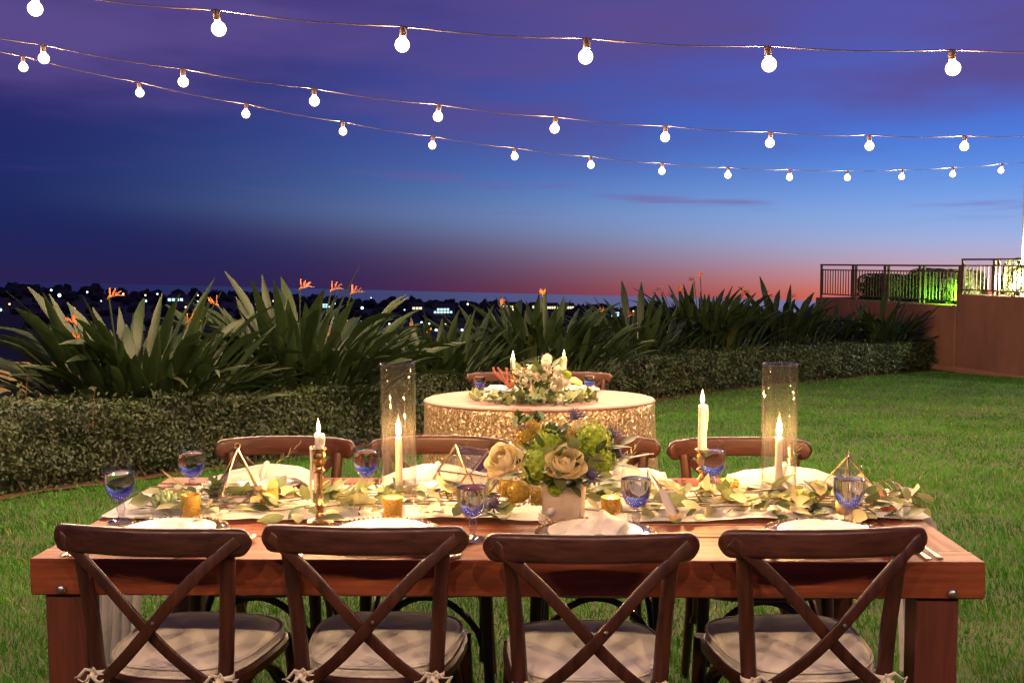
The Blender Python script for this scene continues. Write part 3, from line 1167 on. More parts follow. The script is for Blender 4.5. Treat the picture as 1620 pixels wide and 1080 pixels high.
def railing(x0, x1, z0, z1, posts, label):
    t = thing('railing', label, 'railing', BASE, RZ)
    y = YS * .14
    mb = MB()
    mb.box(((x0 + x1) / 2, y, z1 - .02), (x1 - x0, .06, .04), .006)
    mb.build('top_rail', M['rail'], t)
    zz = z1 - .15
    mb = MB()
    mb.box(((x0 + x1) / 2, y, zz), (x1 - x0, .04, .03), .004)
    mb.build('mid_rail', M['rail'], t)
    mb = MB()
    mb.box(((x0 + x1) / 2, y, z0 + .09), (x1 - x0, .04, .03), .004)
    mb.build('bottom_rail', M['rail'], t)
    mb = MB()
    mb.box((0, 0, (z1 - z0) / 2 - .02), (.05, .05, z1 - z0 - .04), .004)
    pme = mb.mesh('post', M['rail'])
    for p in posts:
        put('post', pme, t, Matrix.Translation((p, y, z0)))
    mb = MB()
    hb = zz - z0 - .12
    mb.box((0, 0, hb / 2), (.018, .018, hb), 0)
    bme = mb.mesh('baluster', M['rail'], 0)
    k = x0 + .1
    while k < x1 - .04:
        if min(abs(k - p) for p in posts) > .045:
            put('baluster', bme, t, Matrix.Translation((k, y, z0 + .105)))
        k += .115
    return t


RT1 = (W(1290, 421, d=27.8).z + W(1510, 415, d=22.6).z) / 2
RT2 = W(1516, 409, d=22.5).z


def along(px):
    """distance along the wall where a picture column meets it"""
    v = ray(px, 470)
    A = np.array([[v.x, -WALL_DIR.x], [v.y, -WALL_DIR.y]])
    s = np.linalg.solve(A, np.array([WA.x - CAM.x, WA.y - CAM.y]))
    return float(s[1])


railing(.02, LEN1 - .03, ZT1 + .002, RT1, [.05, along(1341), along(1346), along(1391), along(1397), along(1446), along(1453), LEN1 - .06],
        'dark bronze railing on the lower, left part of the terrace wall')
railing(LEN1 + .0, LEN1 + 6.5, ZT2 + .002, RT2, [LEN1 + .03, along(1563), along(1570), LEN1 + 3.8, LEN1 + 6.4],
        'dark bronze railing on the raised part of the terrace wall')


def shrub(px0, px1, ytop, ybot, dy, m, label, leaf=.07, n=5000):
    s0, s1 = along(px0), along(px1)
    d = (BASE + WALL_DIR * ((s0 + s1) / 2)).y
    k = (d + dy) / d
    z1 = W((px0 + px1) / 2, ytop, d=d + dy * .8).z
    z0 = W((px0 + px1) / 2, ybot, d=d + dy * .8).z
    L = abs(s1 - s0) * k
    t = thing('clipped_shrub', label, 'shrub', BASE + WALL_DIR * ((s0 + s1) / 2) + WALL_N * dy + Vector((0, 0, z0)), RZ, 'shrubs on the terrace')
    h = z1 - z0
    dep = min(.8, L)
    u = nrg.normal(0, 1, (n, 3))
    u /= (np.abs(u) ** 4).sum(1)[:, None] ** .25
    bump = 1 + .10 * np.array([mnoise.noise(Vector(q * 2.5)) for q in u])
    P = u * bump[:, None] * np.array([L / 2, dep / 2, h / 2]) + np.array([0, 0, h / 2])
    leaf_soup('foliage', P, u, leaf, m, t, .6, .5)['kind'] = 'stuff'
    mb = MB()
    mb.ball((0, 0, 0), 1, 14, 9)
    mb.v = [(np.sign(x) * abs(x) ** .6 * L * .42, np.sign(y) * abs(y) ** .6 * dep * .42, h / 2 + np.sign(z) * abs(z) ** .6 * h * .42) for x, y, z in mb.v]
    mb.build('branches', M['hedgecore'], t, 180)
    return t


shrub(1322, 1392, 434, 474, .9, M['shrubA'], 'dark clipped shrub behind the left end of the terrace railing')
shrub(1394, 1446, 426, 476, 1.0, M['shrubA'], 'taller dark shrub left of the green-lit shrub on the terrace')
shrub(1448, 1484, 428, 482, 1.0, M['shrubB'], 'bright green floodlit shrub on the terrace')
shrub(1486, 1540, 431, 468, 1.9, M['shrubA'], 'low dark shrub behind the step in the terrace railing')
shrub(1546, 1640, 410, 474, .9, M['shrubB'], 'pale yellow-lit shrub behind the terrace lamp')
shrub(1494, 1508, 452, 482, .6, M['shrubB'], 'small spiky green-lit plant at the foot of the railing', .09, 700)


def floodlight(px, py, dy, m, rl, watts, colr, label):
    s = along(px)
    p = BASE + WALL_DIR * s + WALL_N * dy
    d = p.y
    p.z = W(px, py, d=d).z
    t = thing('floodlight', label, 'floodlight', p, RZ)
    mb = MB()
    mb.lathe([(.05, -.02), (.07, .06), (.075, .07), (.065, .072)], 14)
    mb.build('housing', M['iron'], t)
    mb = MB()
    mb.ball((0, 0, .075), rl, 12, 8)
    mb.build('lens', m, t, 180)
    lamp('light', t, (0, 0, .075 + rl + .03), watts, colr, .04)
    mb = MB()
    mb.tube([(0, 0, -.02), (0, 0, -.35)], .015, 6)
    mb.build('stake', M['iron'], t)
    return t


floodlight(1583, 458, .34, M['flood'], .085, 430, (.95, 1.0, .62), 'bright white terrace lamp shining on the pale shrub')
floodlight(1484, 480, .42, M['floodg'], .05, 130, (.22, 1.0, .05), 'green garden spotlight at the foot of the bright green shrub')

# white building corner at the right edge of the picture
p0 = W(1616, 400, d=21.5)
t = thing('building', 'cream plastered building corner at the right edge above the terrace', 'building', (p0.x, p0.y + 3.2, ZT2), 0)
mb = MB()
mb.box((2.0, 2.0, .95), (4.0, 4.0, 3.9), .03)
mb.build('wall', M['plaster'], t)
mb = MB()
mb.box((2.04, 2.0, 2.98), (4.0, 4.1, .16), .02)
mb.build('cornice', M['plaster'], t)
t.location = (p0.x, p0.y, ZT2)
t.rotation_euler = (0, 0, -math.atan2(p0.x - CAM.x, p0.y) - .02)

# board fence seen at the far left through the plants
t = thing('board_fence', 'pale vertical board fence behind the far left plant', 'fence', W(-60, 600, d=11.3), 0)
base = t.location.copy()
for k in range(-24, 13):
    mb = MB()
    mb.box((0, 0, 0), (.135, .02, .9 + .01 * rng.random()), .004)
    mb.build('board', M['fence'], t).location = (k * .142, 0, -.27)
mb = MB()
mb.box((-.85, .03, .10), (5.3, .03, .06), .004)
mb.build('rail', M['fence'], t)

# pale garden wall low behind the small clump
for pxs, pys, d_, sz, lb in (((1062, 505), None, 26, (1.2, .2, .9), 'pale low wall glimpsed behind the small dark clump'),):
    p = W(1058, 518, d=27)
    t = thing('garden_wall', lb, 'wall', p, R_(-8))
    mb = MB()
    mb.box((0, 0, .0), (1.7, .2, .62), .01)
    mb.build('wall', M['plaster'], t)
    mb = MB()
    mb.box((0, 0, .34), (1.8, .3, .05), .01)
    mb.build('coping', M['plaster'], t)

# ------------------------------------------------------------------ the town in the valley
mb = MB()
for k in range(900):
    azd = rng.uniform(-30, 24)
    r = rng.choice([rng.uniform(560, 760), rng.uniform(300, 720), rng.uniform(600, 720)])
    a = R_(azd)
    x, y = CAM.x + r * math.sin(a), r * math.cos(a)
    z = land_z(x, y)
    s = rng.uniform(1.2, 3.6)
    n0 = len(mb.v)
    mb.ball((x, y, z + s * .55), s, 8, 6, rng.uniform(.6, 1.1))
    for q in range(n0, len(mb.v)):
        vv = Vector(mb.v[q])
        w = 1 + .9 * mnoise.noise(vv * .8)
        c = Vector((x, y, z + s * .55))
        mb.v[q] = tuple(c + (vv - c) * w)
tag(mb.build('distant_woods', M['wood_far'], None, 0), 'dark treetops of the far-off wooded town', 'woods', kind='stuff')


def house(px0, px1, py0, py1, d, wins, m, label, floors=1):
    """far building: rect in the picture, its lit windows in one or two rows"""
    a, b = W(px0, py1, d=d), W(px1, py0, d=d)
    w, h = abs((b - a).length * math.cos(math.atan2(b.z - a.z, (Vector((b.x, b.y)) - Vector((a.x, a.y))).length))), b.z - a.z
    mid = (a + b) / 2
    t = thing('town_house', label, 'house', (mid.x, mid.y, a.z), math.atan2(b.y - a.y, b.x - a.x), 'lit houses in the valley town')
    mb = MB()
    mb.box((0, 4, h / 2 - 4), (w * 1.15, 8, h + 8.6))
    mb.build('wall', M['houseA'], t, 0)
    mb = MB()
    mb.add([(-w * .62, -.6, h + .3), (w * .62, -.6, h + .3), (w * .62, 8.6, h + .3), (-w * .62, 8.6, h + .3), (-w * .5, 4, h + 1.6), (w * .5, 4, h + 1.6)],
           [(0, 1, 5, 4), (2, 3, 4, 5), (1, 2, 5), (3, 0, 4), (3, 2, 1, 0)])
    mb.build('roof', M['roofA'], t, 0)
    for f in range(floors):
        for k in range(wins):
            if rng.random() < .12:
                continue
            mb = MB()
            ww = w / wins
            mb.box((-w / 2 + ww * (k + .5), -.06, h * (f + .5) / floors), (ww * .72, .1, h / floors * .7))
            mb.build('window', m, t, 0)


house(795, 824, 483, 492, 520, 6, M['winW'], 'brightest warm-lit house above the left sweetheart candle', 2)
house(842, 852, 483, 488, 540, 3, M['winW'], 'small lit house just right of the brightest one')
house(865, 883, 484, 489, 540, 5, M['winW'], 'long low lit house behind the middle paddle leaves')
house(894, 908, 484, 489, 540, 4, M['winW'], 'lit house above the right sweetheart candle')
house(929, 948, 487, 493, 500, 5, M['winW'], 'lit house at the right tip of the wide paddle clump')
house(967, 980, 493, 501, 460, 3, M['winC'], 'two-storey lit house right of the wide paddle clump', 2)
house(686, 716, 487, 496, 420, 6, M['winC'], 'blue-lit house above the left cylinder', 2)
house(497, 523, 480, 487, 470, 6, M['winC'], 'blue-lit house behind the tall left paddle clump', 2)
house(265, 290, 471, 477, 460, 4, M['winC'], 'blue-lit house right of the largest paddle clump flowers')
house(20, 46, 494, 500, 380, 4, M['winW'], 'dim lit house at the far left edge of the valley')
house(652, 668, 485, 490, 440, 3, M['winW'], 'small warm house left of the blue-lit house')

LAMPS = [(81, 459, 'C', 1), (94, 467, 'C', 1.6), (138, 462, 'C', .9), (195, 465, 'W', .9), (230, 467, 'W', .8), (249, 465, 'C', .8),
         (15, 481, 'O', .9), (1, 490, 'G', 1.2), (35, 506, 'C', 1.2), (5, 537, 'C', 1.7), (231, 476, 'C', .9), (294, 486, 'W', 1),
         (313, 467, 'W', .7), (313, 477, 'C', .7), (406, 474, 'W', 1.3), (433, 476, 'W', 1), (437, 479, 'W', .9), (448, 486, 'W', .8),
         (529, 480, 'C', 1), (573, 487, 'C', 1.3), (542, 510, 'C', 1.2), (554, 522, 'C', 1.3), (572, 509, 'C', 1), (588, 506, 'C', 1.1),
         (616, 512, 'C', .9), (630, 513, 'C', 1.6), (667, 510, 'C', 1), (679, 512, 'C', .9), (690, 522, 'C', 1.3), (731, 522, 'C', 1.2),
         (740, 481, 'W', .9), (587, 471, 'C', .5), (60, 470, 'O', .7), (160, 476, 'C', .6), (350, 490, 'W', .8), (605, 497, 'O', .8),
         (705, 512, 'W', .7), (1002, 492, 'W', .6), (640, 490, 'C', .6), (452, 497, 'O', .8), (20, 520, 'W', .6), (118, 488, 'O', .8),
         (748, 500, 'C', .7), (655, 530, 'G', .8), (270, 486, 'W', .6)]
LAMPS.sort()


def ordw(i):
    ones = 'first second third fourth fifth sixth seventh eighth ninth tenth eleventh twelfth thirteenth fourteenth fifteenth sixteenth seventeenth eighteenth nineteenth twentieth'.split()
    return ones[i] if i < 20 else 'twenty-' + ones[i - 20]



for i_, (px, py, c, s) in enumerate(LAMPS):
    d = 280 + (560 - py) * 1.8
    p = W(px, py, d=d)
    t = thing('street_lamp', 'tiny %s light in the valley town, %s of its colour from the left' % ({'C': 'bluish white', 'W': 'yellowish', 'O': 'orange', 'G': 'greenish'}[c], ordw(sum(1 for q in LAMPS[:i_] if q[2] == c))), 'street lamp', (p.x, p.y, p.z - 5), 0,
              'lamps of the valley town')
    mb = MB()
    mb.ball((0, 0, 5), .40 * s * d / 400, 8, 6)
    mb.build('globe', M['lamp' + c], t, 180)
    mb = MB()
    mb.tube([(0, 0, -4), (0, 0, 4.7)], .08, 5)
    mb.build('pole', M['iron'], t)

# ------------------------------------------------------------------ string lights
def string_light(p, s, k0, k1, label, r=.034):
    t = thing('string_light', label, 'string lights', (0, 0, 0), 0, 'bulb strings across the sky')

    def pos(k):
        u = k * s
        return Vector((p[0] + u * math.cos(p[2]), p[1] + u * math.sin(p[2]), p[3] + p[4] * u + p[5] * u * u))
    path = []
    for k in range(k0, k1 + 1):
        for q in range(4):
            kk = k + q / 4
            c = pos(kk) + Vector((0, 0, .088 - .012 * math.sin(PI * q / 4)))
            path.append(c)
    mb = MB()
    mb.tube(path, .0032, 6)
    mb.build('cable', M['cable'], t)
    for k in range(k0, k1 + 1):
        b = pos(k)
        o = put('bulb', BULB_ME, t, Matrix.Translation(b) @ Matrix.Rotation(rng.uniform(-.12, .12), 4, 'X') @ Matrix.Rotation(rng.uniform(-.12, .12), 4, 'Y'))
        put('socket', SOCK_ME, o)
        lamp('filament_light', o, (0, 0, 0), BULB, (1.0, .62, .345), .018)
    return t


_mb = MB()
_r = .036
_mb.lathe([(0, -_r)] + [(_r * math.sin(a), -_r * math.cos(a)) for a in np.linspace(.25, 2.45, 9)] + [(.016, .034), (.0145, .041)], 16)
BULB_ME = _mb.mesh('bulb', M['bulb'], 180)
_mb = MB()
_mb.lathe([(.0, .0405), (.0165, .0405), (.0175, .05), (.0175, .08), (.011, .088), (.006, .094), (0, .094)], 12)
SOCK_ME = _mb.mesh('socket', M['socket'], 40)
string_light([-2.3946, 5.1862, .0243, 2.7762, -.1251, .0122], .9, -1, 7, 'nearest and highest string of large warm bulbs')
string_light([-3.2866, 7.1363, .273, 2.9115, -.1502, .0123], .9, -1, 11, 'middle string of warm bulbs running back to the right')
string_light([-4.1537, 8.5993, .4974, 3.1229, -.1731, .0115], .9, -1, 17, 'farthest and lowest string of small bulbs, ending near the building')
string_light([-3.30, -.05, .0, 3.04, -.12, .019], 1.3, 0, 5, 'string of bulbs overhead, just above the top of the picture')


# ------------------------------------------------------------------ farm table
TX0, TX1, TY0, TY1, TZ = -1.235, 1.208, 2.622, 3.64, .775
BH, BW = .096, .10
TXC = (TX0 + TX1) / 2
t = thing('farm_table', 'long reddish brown plank farm table laid for eight', 'table', (TXC, (TY0 + TY1) / 2, 0))
hy = (TY1 - TY0) / 2
for sy in (-1, 1):
    mb = MB()
    mb.box((0, 0, 0), (TX1 - TX0, BW, BH), .004)
    mb.build('edge_beam', M['tablewood'], t).location = (0, sy * (hy - BW / 2), TZ - BH / 2)
for sx in (-1, 1):
    mb = MB()
    mb.box((0, 0, 0), (.14, 2 * hy - 2 * BW - .004, BH - .01), .004)
    mb.build('end_beam', M['tablewood_y'], t).location = (sx * ((TX1 - TX0) / 2 - .07), 0, TZ - BH / 2 + .003)
npl = 6
pw = (2 * hy - 2 * BW) / npl
for k in range(npl):
    mb = MB()
    mb.box((0, 0, 0), (TX1 - TX0 - .286, pw - .005, .03), .003)
    mb.build('plank', M['tablewood'], t).location = (0, -hy + BW + pw * (k + .5), TZ - .0155 - rng.uniform(0, .002))
mb = MB()
mb.box((0, 0, TZ - .045), (TX1 - TX0 - .3, 2 * hy - 2 * BW - .02, .02))
mb.build('underframe', M['gap'], t)
for sx in (-1, 1):
    for sy in (-1, 1):
        mb = MB()
        mb.box((0, 0, 0), (.106, .09, TZ - BH - .002), .005)
        mb.build('leg', M['tableleg'], t).location = (-1.138 if sx < 0 else 1.110, sy * (hy - .060), (TZ - BH - .002) / 2)
    mb = MB()
    mb.lathe([(0, .012), (.006, .0118), (.0105, .008), (.0125, .002), (.0125, -.004), (0, -.004)], 16, mat=Matrix.Rotation(PI / 2, 4, 'X'))
    mb.build('bolt', M['bolt'], t).location = (sx * 1.138, -hy - .002, TZ - .078)


# ------------------------------------------------------------------ cross-back chair
def seat_outline(w0, w1, d, n=28, p=3.2):
    out = []
    for k in range(n):
        a = 2 * PI * k / n
        c, s = math.cos(a), math.sin(a)
        x = math.copysign(abs(c) ** (2 / p), c)
        y = math.copysign(abs(s) ** (2 / p), s)
        out.append((x * (w0 + (w1 - w0) * (y + 1) / 2) / 2, y * d / 2))
    return out


def make_chair_meshes():
    D = []
    # rear legs run up as the back posts
    for s in (-1, 1):
        mb = MB()
        mb.tube([(s * .185, -.262, 0), (s * .172, -.225, .25), (s * .168, -.205, .46), (s * .178, -.210, .62), (s * .190, -.224, .76), (s * .196, -.232, .825)],
                [.015, .018, .0195, .0195, .0185, .0175], 12)
        D.append(('rear_post', mb.mesh('rear_post', M['chair'])))
    for s in (-1, 1):
        mb = MB()
        mb.tube([(s * .215, .225, 0), (s * .203, .205, .22), (s * .195, .19, .45)], [.014, .018, .02], 12)
        D.append(('front_leg', mb.mesh('front_leg', M['chair'])))
    # seat frame
    mb = MB()
    o = seat_outline(.385, .465, .445)
    vs, fs = [], []
    lay = [(.96, .435), (1.0, .443), (1.0, .463), (.965, .470)]
    for k, z in lay:
        vs += [(x * k, y * k, z) for x, y in o]
    n = len(o)
    for i in range(len(lay) - 1):
        for j in range(n):
            fs.append((i * n + j, i * n + (j + 1) % n, (i + 1) * n + (j + 1) % n, (i + 1) * n + j))
    fs.append(tuple(reversed(range(n))))
    fs.append(tuple(range((len(lay) - 1) * n, len(lay) * n)))
    mb.add(vs, fs)
    D.append(('seat', mb.mesh('seat', M['chair'])))
    # curved top rail
    mb = MB()
    sec = rrect(.025, .070, .0124, 5)
    pts, scl = [], []
    for k in range(33):
        q = math.sin(PI / 2 * (-1 + 2 * k / 32))
        x = .252 * math.sin(q * 1.02) / math.sin(1.02)
        y = -.290 + .062 * (1 - math.cos(q * 1.02)) / (1 - math.cos(1.02))
        e = abs(q)
        zd = -.010 * e ** 3
        kk = 1.0 if e < .86 else math.sqrt(max(.015, 1 - ((e - .86) / .1405) ** 2))
        pts.append((x, y, .842 + zd))
        scl.append((1.0 if e < .93 else .85, kk))
    mb.sweep(pts, sec, (0, 0, 1), scl)
    D.append(('top_rail', mb.mesh('top_rail', M['chair_x'], 50)))
    # crossing straps, bowed backwards
    for s in (-1, 1):
        mb = MB()
        pts = []
        for k in range(21):
            q = k / 20
            x = s * (.232 - .402 * q)
            z = .845 - .395 * q
            bow = math.sin(PI * q)
            y = -.246 - .040 * bow - .012 * (1 if s > 0 else -1) * bow + .03 * q
            if k == 0:
                y -= .002
            pts.append((x, y - .012, z + .012 * math.sin(2 * PI * q)))
        sec2 = rrect(.030, .0095, .0042, 2)
        # section x across the strap, y along its thickness
        mb.sweep(pts, sec2, (0, 1, 0))
        o = mb.mesh('cross_strap', M['chair'], 50)
        D.append(('cross_strap', o))
    mb = MB()
    mb.lathe([(0, .004), (.004, .003), (.005, 0)], 10, mat=Matrix.Translation((.031, -.305, .649)) @ Matrix.Rotation(PI / 2, 4, 'X'))
    D.append(('rivet', mb.mesh('rivet', M['bolt'])))
    # bentwood arches under the seat
    def arch(a, b, off):
        mb = MB()
        pts = []
        for k in range(15):
            q = k / 14
            c = Vector(a).lerp(Vector(b), q)
            c.z = a[2] + (.425 - a[2]) * (math.sin(PI * q) ** .55)
            pts.append(c + Vector(off))
        mb.tube(pts, .0115, 8)
        return ('arch_brace', mb.mesh('arch_brace', M['chair']))
    D.append(arch((-.195, .195, .22), (.195, .195, .22), (0, -.018, 0)))
    D.append(arch((-.168, -.225, .22), (.168, -.225, .22), (0, .018, 0)))
    for s in (-1, 1):
        D.append(arch((s * .172, -.215, .22), (s * .200, .20, .22), (-s * .016, 0, 0)))
    return D


CH = make_chair_meshes()


def make_cushion_meshes():
    D = []
    o = seat_outline(.36, .44, .42, 36)
    n = len(o)
    mb = MB()
    rings = [(.955, .4725), (.995, .482), (1.0, .492), (.985, .503), (.9, .513), (.7, .5185), (.45, .5205), (.2, .521)]
    vs, fs = [], []
    for i, (k, z) in enumerate(rings):
        for j, (x, y) in enumerate(o):
            wv = .004 * mnoise.noise(Vector((x * 9, y * 9, i))) + (.003 * mnoise.noise(Vector((x * 22, y * 22, 3))) if i > 3 else 0)
            vs.append((x * k, y * k, z + wv))
    for i in range(len(rings) - 1):
        for j in range(n):
            fs.append((i * n + j, i * n + (j + 1) % n, (i + 1) * n + (j + 1) % n, (i + 1) * n + j))
    fs.append(tuple(reversed(range(n))))
    fs.append(tuple(range((len(rings) - 1) * n, len(rings) * n)))
    mb.add(vs, fs)
    D.append(('pad', mb.mesh('pad', M['cushion'], 180)))
    for z in (.503, .480):
        mb = MB()
        sec = [(x * 1.003, y * 1.003, z) for x, y in o]
        mb.tube(sec + sec[:1], .0042, 6, cap=False)
        D.append(('piping', mb.mesh('piping', M['ribbon'], 180)))
    for s in (-1, 1):
        mb = MB()
        c = Vector((s * .168, -.232, .492))
        sec = rrect(.0105, .0025, .0012, 1)
        ring = [Vector((s * .168 + .024 * math.cos(a), -.208 + .024 * math.sin(a), .492)) for a in np.linspace(-PI / 2, 1.5 * PI, 17)]
        mb.sweep(ring, rrect(.003, .014, .0014, 1), (0, 0, 1), cap=False)
        for q in (-1, 1):
            L = [c + Vector((q * a * .048, -.012 - .02 * math.sin(PI * a), .012 * math.sin(2 * PI * min(a, 1)) + .008 * a * q + (.010 if a < .99 else 0))) for a in
                 (0, .25, .55, .85, 1)]
            L += [c + Vector((q * a * .045, -.020, -.016 * math.sin(PI * a))) for a in (.85, .5, .2, 0)]
            mb.sweep(L, sec, (0, 1, 0))
            T = [c + Vector((q * (.008 + .03 * a), -.014 - .015 * a, -.055 * a - .01 * math.sin(5 * a))) for a in (0, .25, .5, .75, 1)]
            mb.sweep(T, sec, (0, 1, 0))
        mb.ball(c + Vector((0, -.014, 0)), .008, 8, 6)
        D.append(('tie_bow', mb.mesh('tie_bow', M['ribbon'], 60)))
    return D


CU = make_cushion_meshes()


def chair(x, y, rz, label, clabel, group, g=0., cushion=True):
    t = thing('cross_back_chair', label, 'chair', (x, y, g), rz, group)
    t.scale = (1.015, 1.015, 1.015)
    for nm, me in CH:
        put(nm, me, t)
    if cushion:
        c = thing('seat_cushion', clabel, 'cushion', (x, y, g + .001), rz, 'cream seat cushions')
        for nm, me in CU:
            put(nm, me, c)
    return t


ORD = ['leftmost', 'second from left', 'third from left', 'rightmost']
front = [(237, 2.500, -6), (576, 2.515, -2), (936, 2.45, 1.5), (1305, 2.505, 5.0)]
for k, (px, yy, a) in enumerate(front):
    q = W(px, 845, y=yy + .05)
    s = R_(a)
    cx, cyy = q.x - math.sin(s) * .29, yy + .285
    chair(cx, cyy, s, f'{ORD[k]} dark cross-back chair on the near side of the farm table',
          f'cream cushion on the {ORD[k]} near-side chair', 'chairs on the near side')
back = [(450, 3.83, 180), (694, 3.84, 179), (934, 3.84, 181), (1172, 3.81, 181)]
for k, (px, yy, a) in enumerate(back):
    q = W(px, 710, y=yy - .05)
    s = R_(a)
    chair(q.x, yy - .285, s, f'{ORD[k]} cross-back chair on the far side of the farm table',
          f'cream cushion on the {ORD[k]} far-side chair', 'chairs on the far side')


# ------------------------------------------------------------------ runner
def runner():
    t = thing('table_runner', 'crumpled white gauze runner along the farm table, hanging over both ends', 'runner', (0, 3.235, 0))
    mb = MB()
    x1 = TX1 + .012
    Ltop = 2 * x1
    drop = .60
    tot = Ltop + 2 * drop
    nu = 190

    def f(u, v):
        s = u * tot - tot / 2
        e = abs(s) - x1
        wv = 1 + .10 * mnoise.noise(Vector((s * 2.1, 0, 1)))
        yy = (v - .5) * .45 * wv + .03 * mnoise.noise(Vector((s * 1.6, 4, 1))) + .012 * mnoise.noise(Vector((s * 7, v * 2, 1)))
        rip = .015 * (mnoise.noise(Vector((s * 3.2, v * 5, 8))) + .55 * mnoise.noise(Vector((s * 8, v * 9, 2)))) + .006
        rip = max(rip, .0015) * (1 if v < .85 else .8)
        if e <= 0:
            k = sm(.25, 0, -e)
            return (s, yy * (1 - .12 * k), TZ + .003 + rip * (1 - .7 * k))
        c = math.copysign(1, s)
        fold = .022 * math.sin(v * 26 + 2 * c + e * 2) * sm(0, .25, e)
        r = .014
        if e < r * 1.57:
            a = e / r
            return (c * (x1 + r * math.sin(a) - 0 + abs(fold) * .2), yy * .88, TZ + .006 + r * math.cos(a) - r + .004)
        return (c * (x1 + r + .004 + max(-.005, fold) + .03 * sm(0, .6, e)), yy * (.88 - .12 * sm(0, .5, e)), TZ - .01 - (e - r * 1.57))
    mb.grid(nu, 26, f)
    mb.build('cloth', M['linen'], t, 180)


runner()

# ------------------------------------------------------------------ table ware
ZT = TZ + .0005


def TP(px, py, z=ZT):
    p = W(px, py, z=z)
    return Vector((p.x, p.y, z))


def goblet_meshes():
    out = [(.000, .0), (.034, .0), (.0355, .0015), (.034, .003), (.020, .006), (.009, .012), (.007, .020), (.0105, .030), (.012, .036), (.0095, .043),
           (.009, .050), (.016, .057), (.027, .068), (.036, .084), (.0405, .104), (.0412, .124), (.0395, .145), (.0372, .163), (.0366, .1655)]
    inn = [(.0352, .1652), (.0355, .163), (.0377, .145), (.0394, .124), (.0387, .104), (.0342, .085), (.025, .070), (.013, .061), (.0, .0588)]

    def fl(a, z):
        return 1 + (.035 * math.cos(14 * a) * sm(.10, .07, z) if z < .1 else 0)
    mb = MB()
    mb.lathe(out[:11] + [(.007, .0545), (0, .0548)], 42, flute=fl)
    st = mb.mesh('stem', M['stemglass'], 50)
    mb = MB()
    vs0 = [(r_, z_) for r_, z_ in out[10:]] + [(.0372, .1662), (.0362, .1655)]
    mb.lathe([(.0001, .0552)] + [(r_, z_ + (.0052 if i_ == 0 else 0)) for i_, (r_, z_) in enumerate(vs0)] + [(.0364, .163)], 42, flute=fl)
    mb.f = [q for q in mb.f if len(q) == 4]
    g = mb.mesh('bowl', M['bowl'], 50)
    mb = MB()
    e = -.0002
    mb.lathe([(0, .0588 - e), (.013 + e, .061 - e), (.025 + e, .070), (.0342 + e, .085), (.0387 + e, .104), (.0394 + e, .124), (.0386 + e, .1345), (.0375, .135), (0, .135)], 42,
             flute=fl)
    w = mb.mesh('water', M['water'], 50)
    return g, w, st


GOB, WAT, STM = goblet_meshes()
SPOT_F = ['leftmost near-side', 'second near-side', 'third near-side', 'rightmost near-side']
SPOT_B = ['leftmost far-side', 'second far-side', 'third far-side', 'rightmost far-side']


def goblet(p, label, group, s=1.0):
    t = thing('water_goblet', label, 'goblet', p, rng.uniform(0, 6), group)
    t.scale = (s, s, s)
    put('bowl', GOB, t)
    put('stem', STM, t)
    put('water', WAT, t)


G_ = 'water goblets on the farm table'
for (px, py, lb) in ((192, 824, 'water goblet at the near left corner of the farm table'),
                     (748, 853, 'water goblet between the second and third near-side chairs'),
                     (1006, 837, 'water goblet right of the flower vase, on the near side'),
                     (1342, 838, 'water goblet in front of the right gold pyramid'),
                     (305, 786, 'water goblet at the far left corner of the farm table'),
                     (580, 783, 'water goblet between the brass candlestick and the left glass cylinder'),
                     (796, 778, 'water goblet half hidden behind the left cream rose'),
                     (1127, 784, 'water goblet behind the right brass candlestick')):
    goblet(TP(px, py), lb, G_, 1.08)

# --- plates
_mb = MB()
_mb.lathe([(0, .0), (.09, .0), (.118, .004), (.150, .013), (.163, .016), (.165, .018), (.162, .019), (.148, .0165), (.116, .0075), (.088, .0035), (0, .0035)], 64)
CHG = _mb.mesh('plate', M['charger'], 60)
_mb = MB()
for k in range(72):
    a = 2 * PI * k / 72
    _mb.ball((.1635 * math.cos(a), .1635 * math.sin(a), .0185), .0042, 6, 5)
BEAD = _mb.mesh('beaded_rim', M['gold'], 180)
_mb = MB()
_mb.lathe([(0, .0), (.06, .0), (.075, .003), (.105, .014), (.128, .019), (.130, .0205), (.127, .0215), (.104, .0175), (.072, .0065), (0, .0045)], 56)
PLATE = _mb.mesh('dinner_plate', M['porcelain'], 60)


def fork_mesh():
    mb = MB()
    sec = rrect(1, 1, .35, 2)
    pts = [(0, -.10, .002), (0, -.085, .003), (0, -.05, .005), (0, 0, .008), (0, .03, .006)]
    mb.sweep(pts, sec, (0, 0, 1), [(.017, .003), (.015, .003), (.008, .003), (.005, .003), (.010, .0025)])
    mb.sweep([(0, .03, .006), (0, .038, .005), (0, .052, .005)], sec, (0, 0, 1), [(.010, .0025), (.021, .002), (.022, .002)])
    for k in range(4):
        x = -.0085 + .0057 * k
        mb.sweep([(x, .051, .005), (x, .075, .0065), (x * .9, .098, .010)], sec, (0, 0, 1), [(.0034, .002), (.003, .002), (.0015, .001)])
    return mb.mesh('fork', M['gold'], 50)


def knife_mesh():
    mb = MB()
    sec = rrect(1, 1, .35, 2)
    mb.sweep([(0, -.11, .004), (0, -.09, .004), (0, -.03, .004), (0, .0, .004), (0, .015, .004), (0, .07, .004), (0, .105, .004), (.004, .125, .004)], sec, (0, 0, 1),
             [(.015, .004), (.014, .005), (.010, .005), (.009, .004), (.015, .002), (.018, .0015), (.016, .0015), (.003, .001)])
    return mb.mesh('knife', M['gold'], 50)


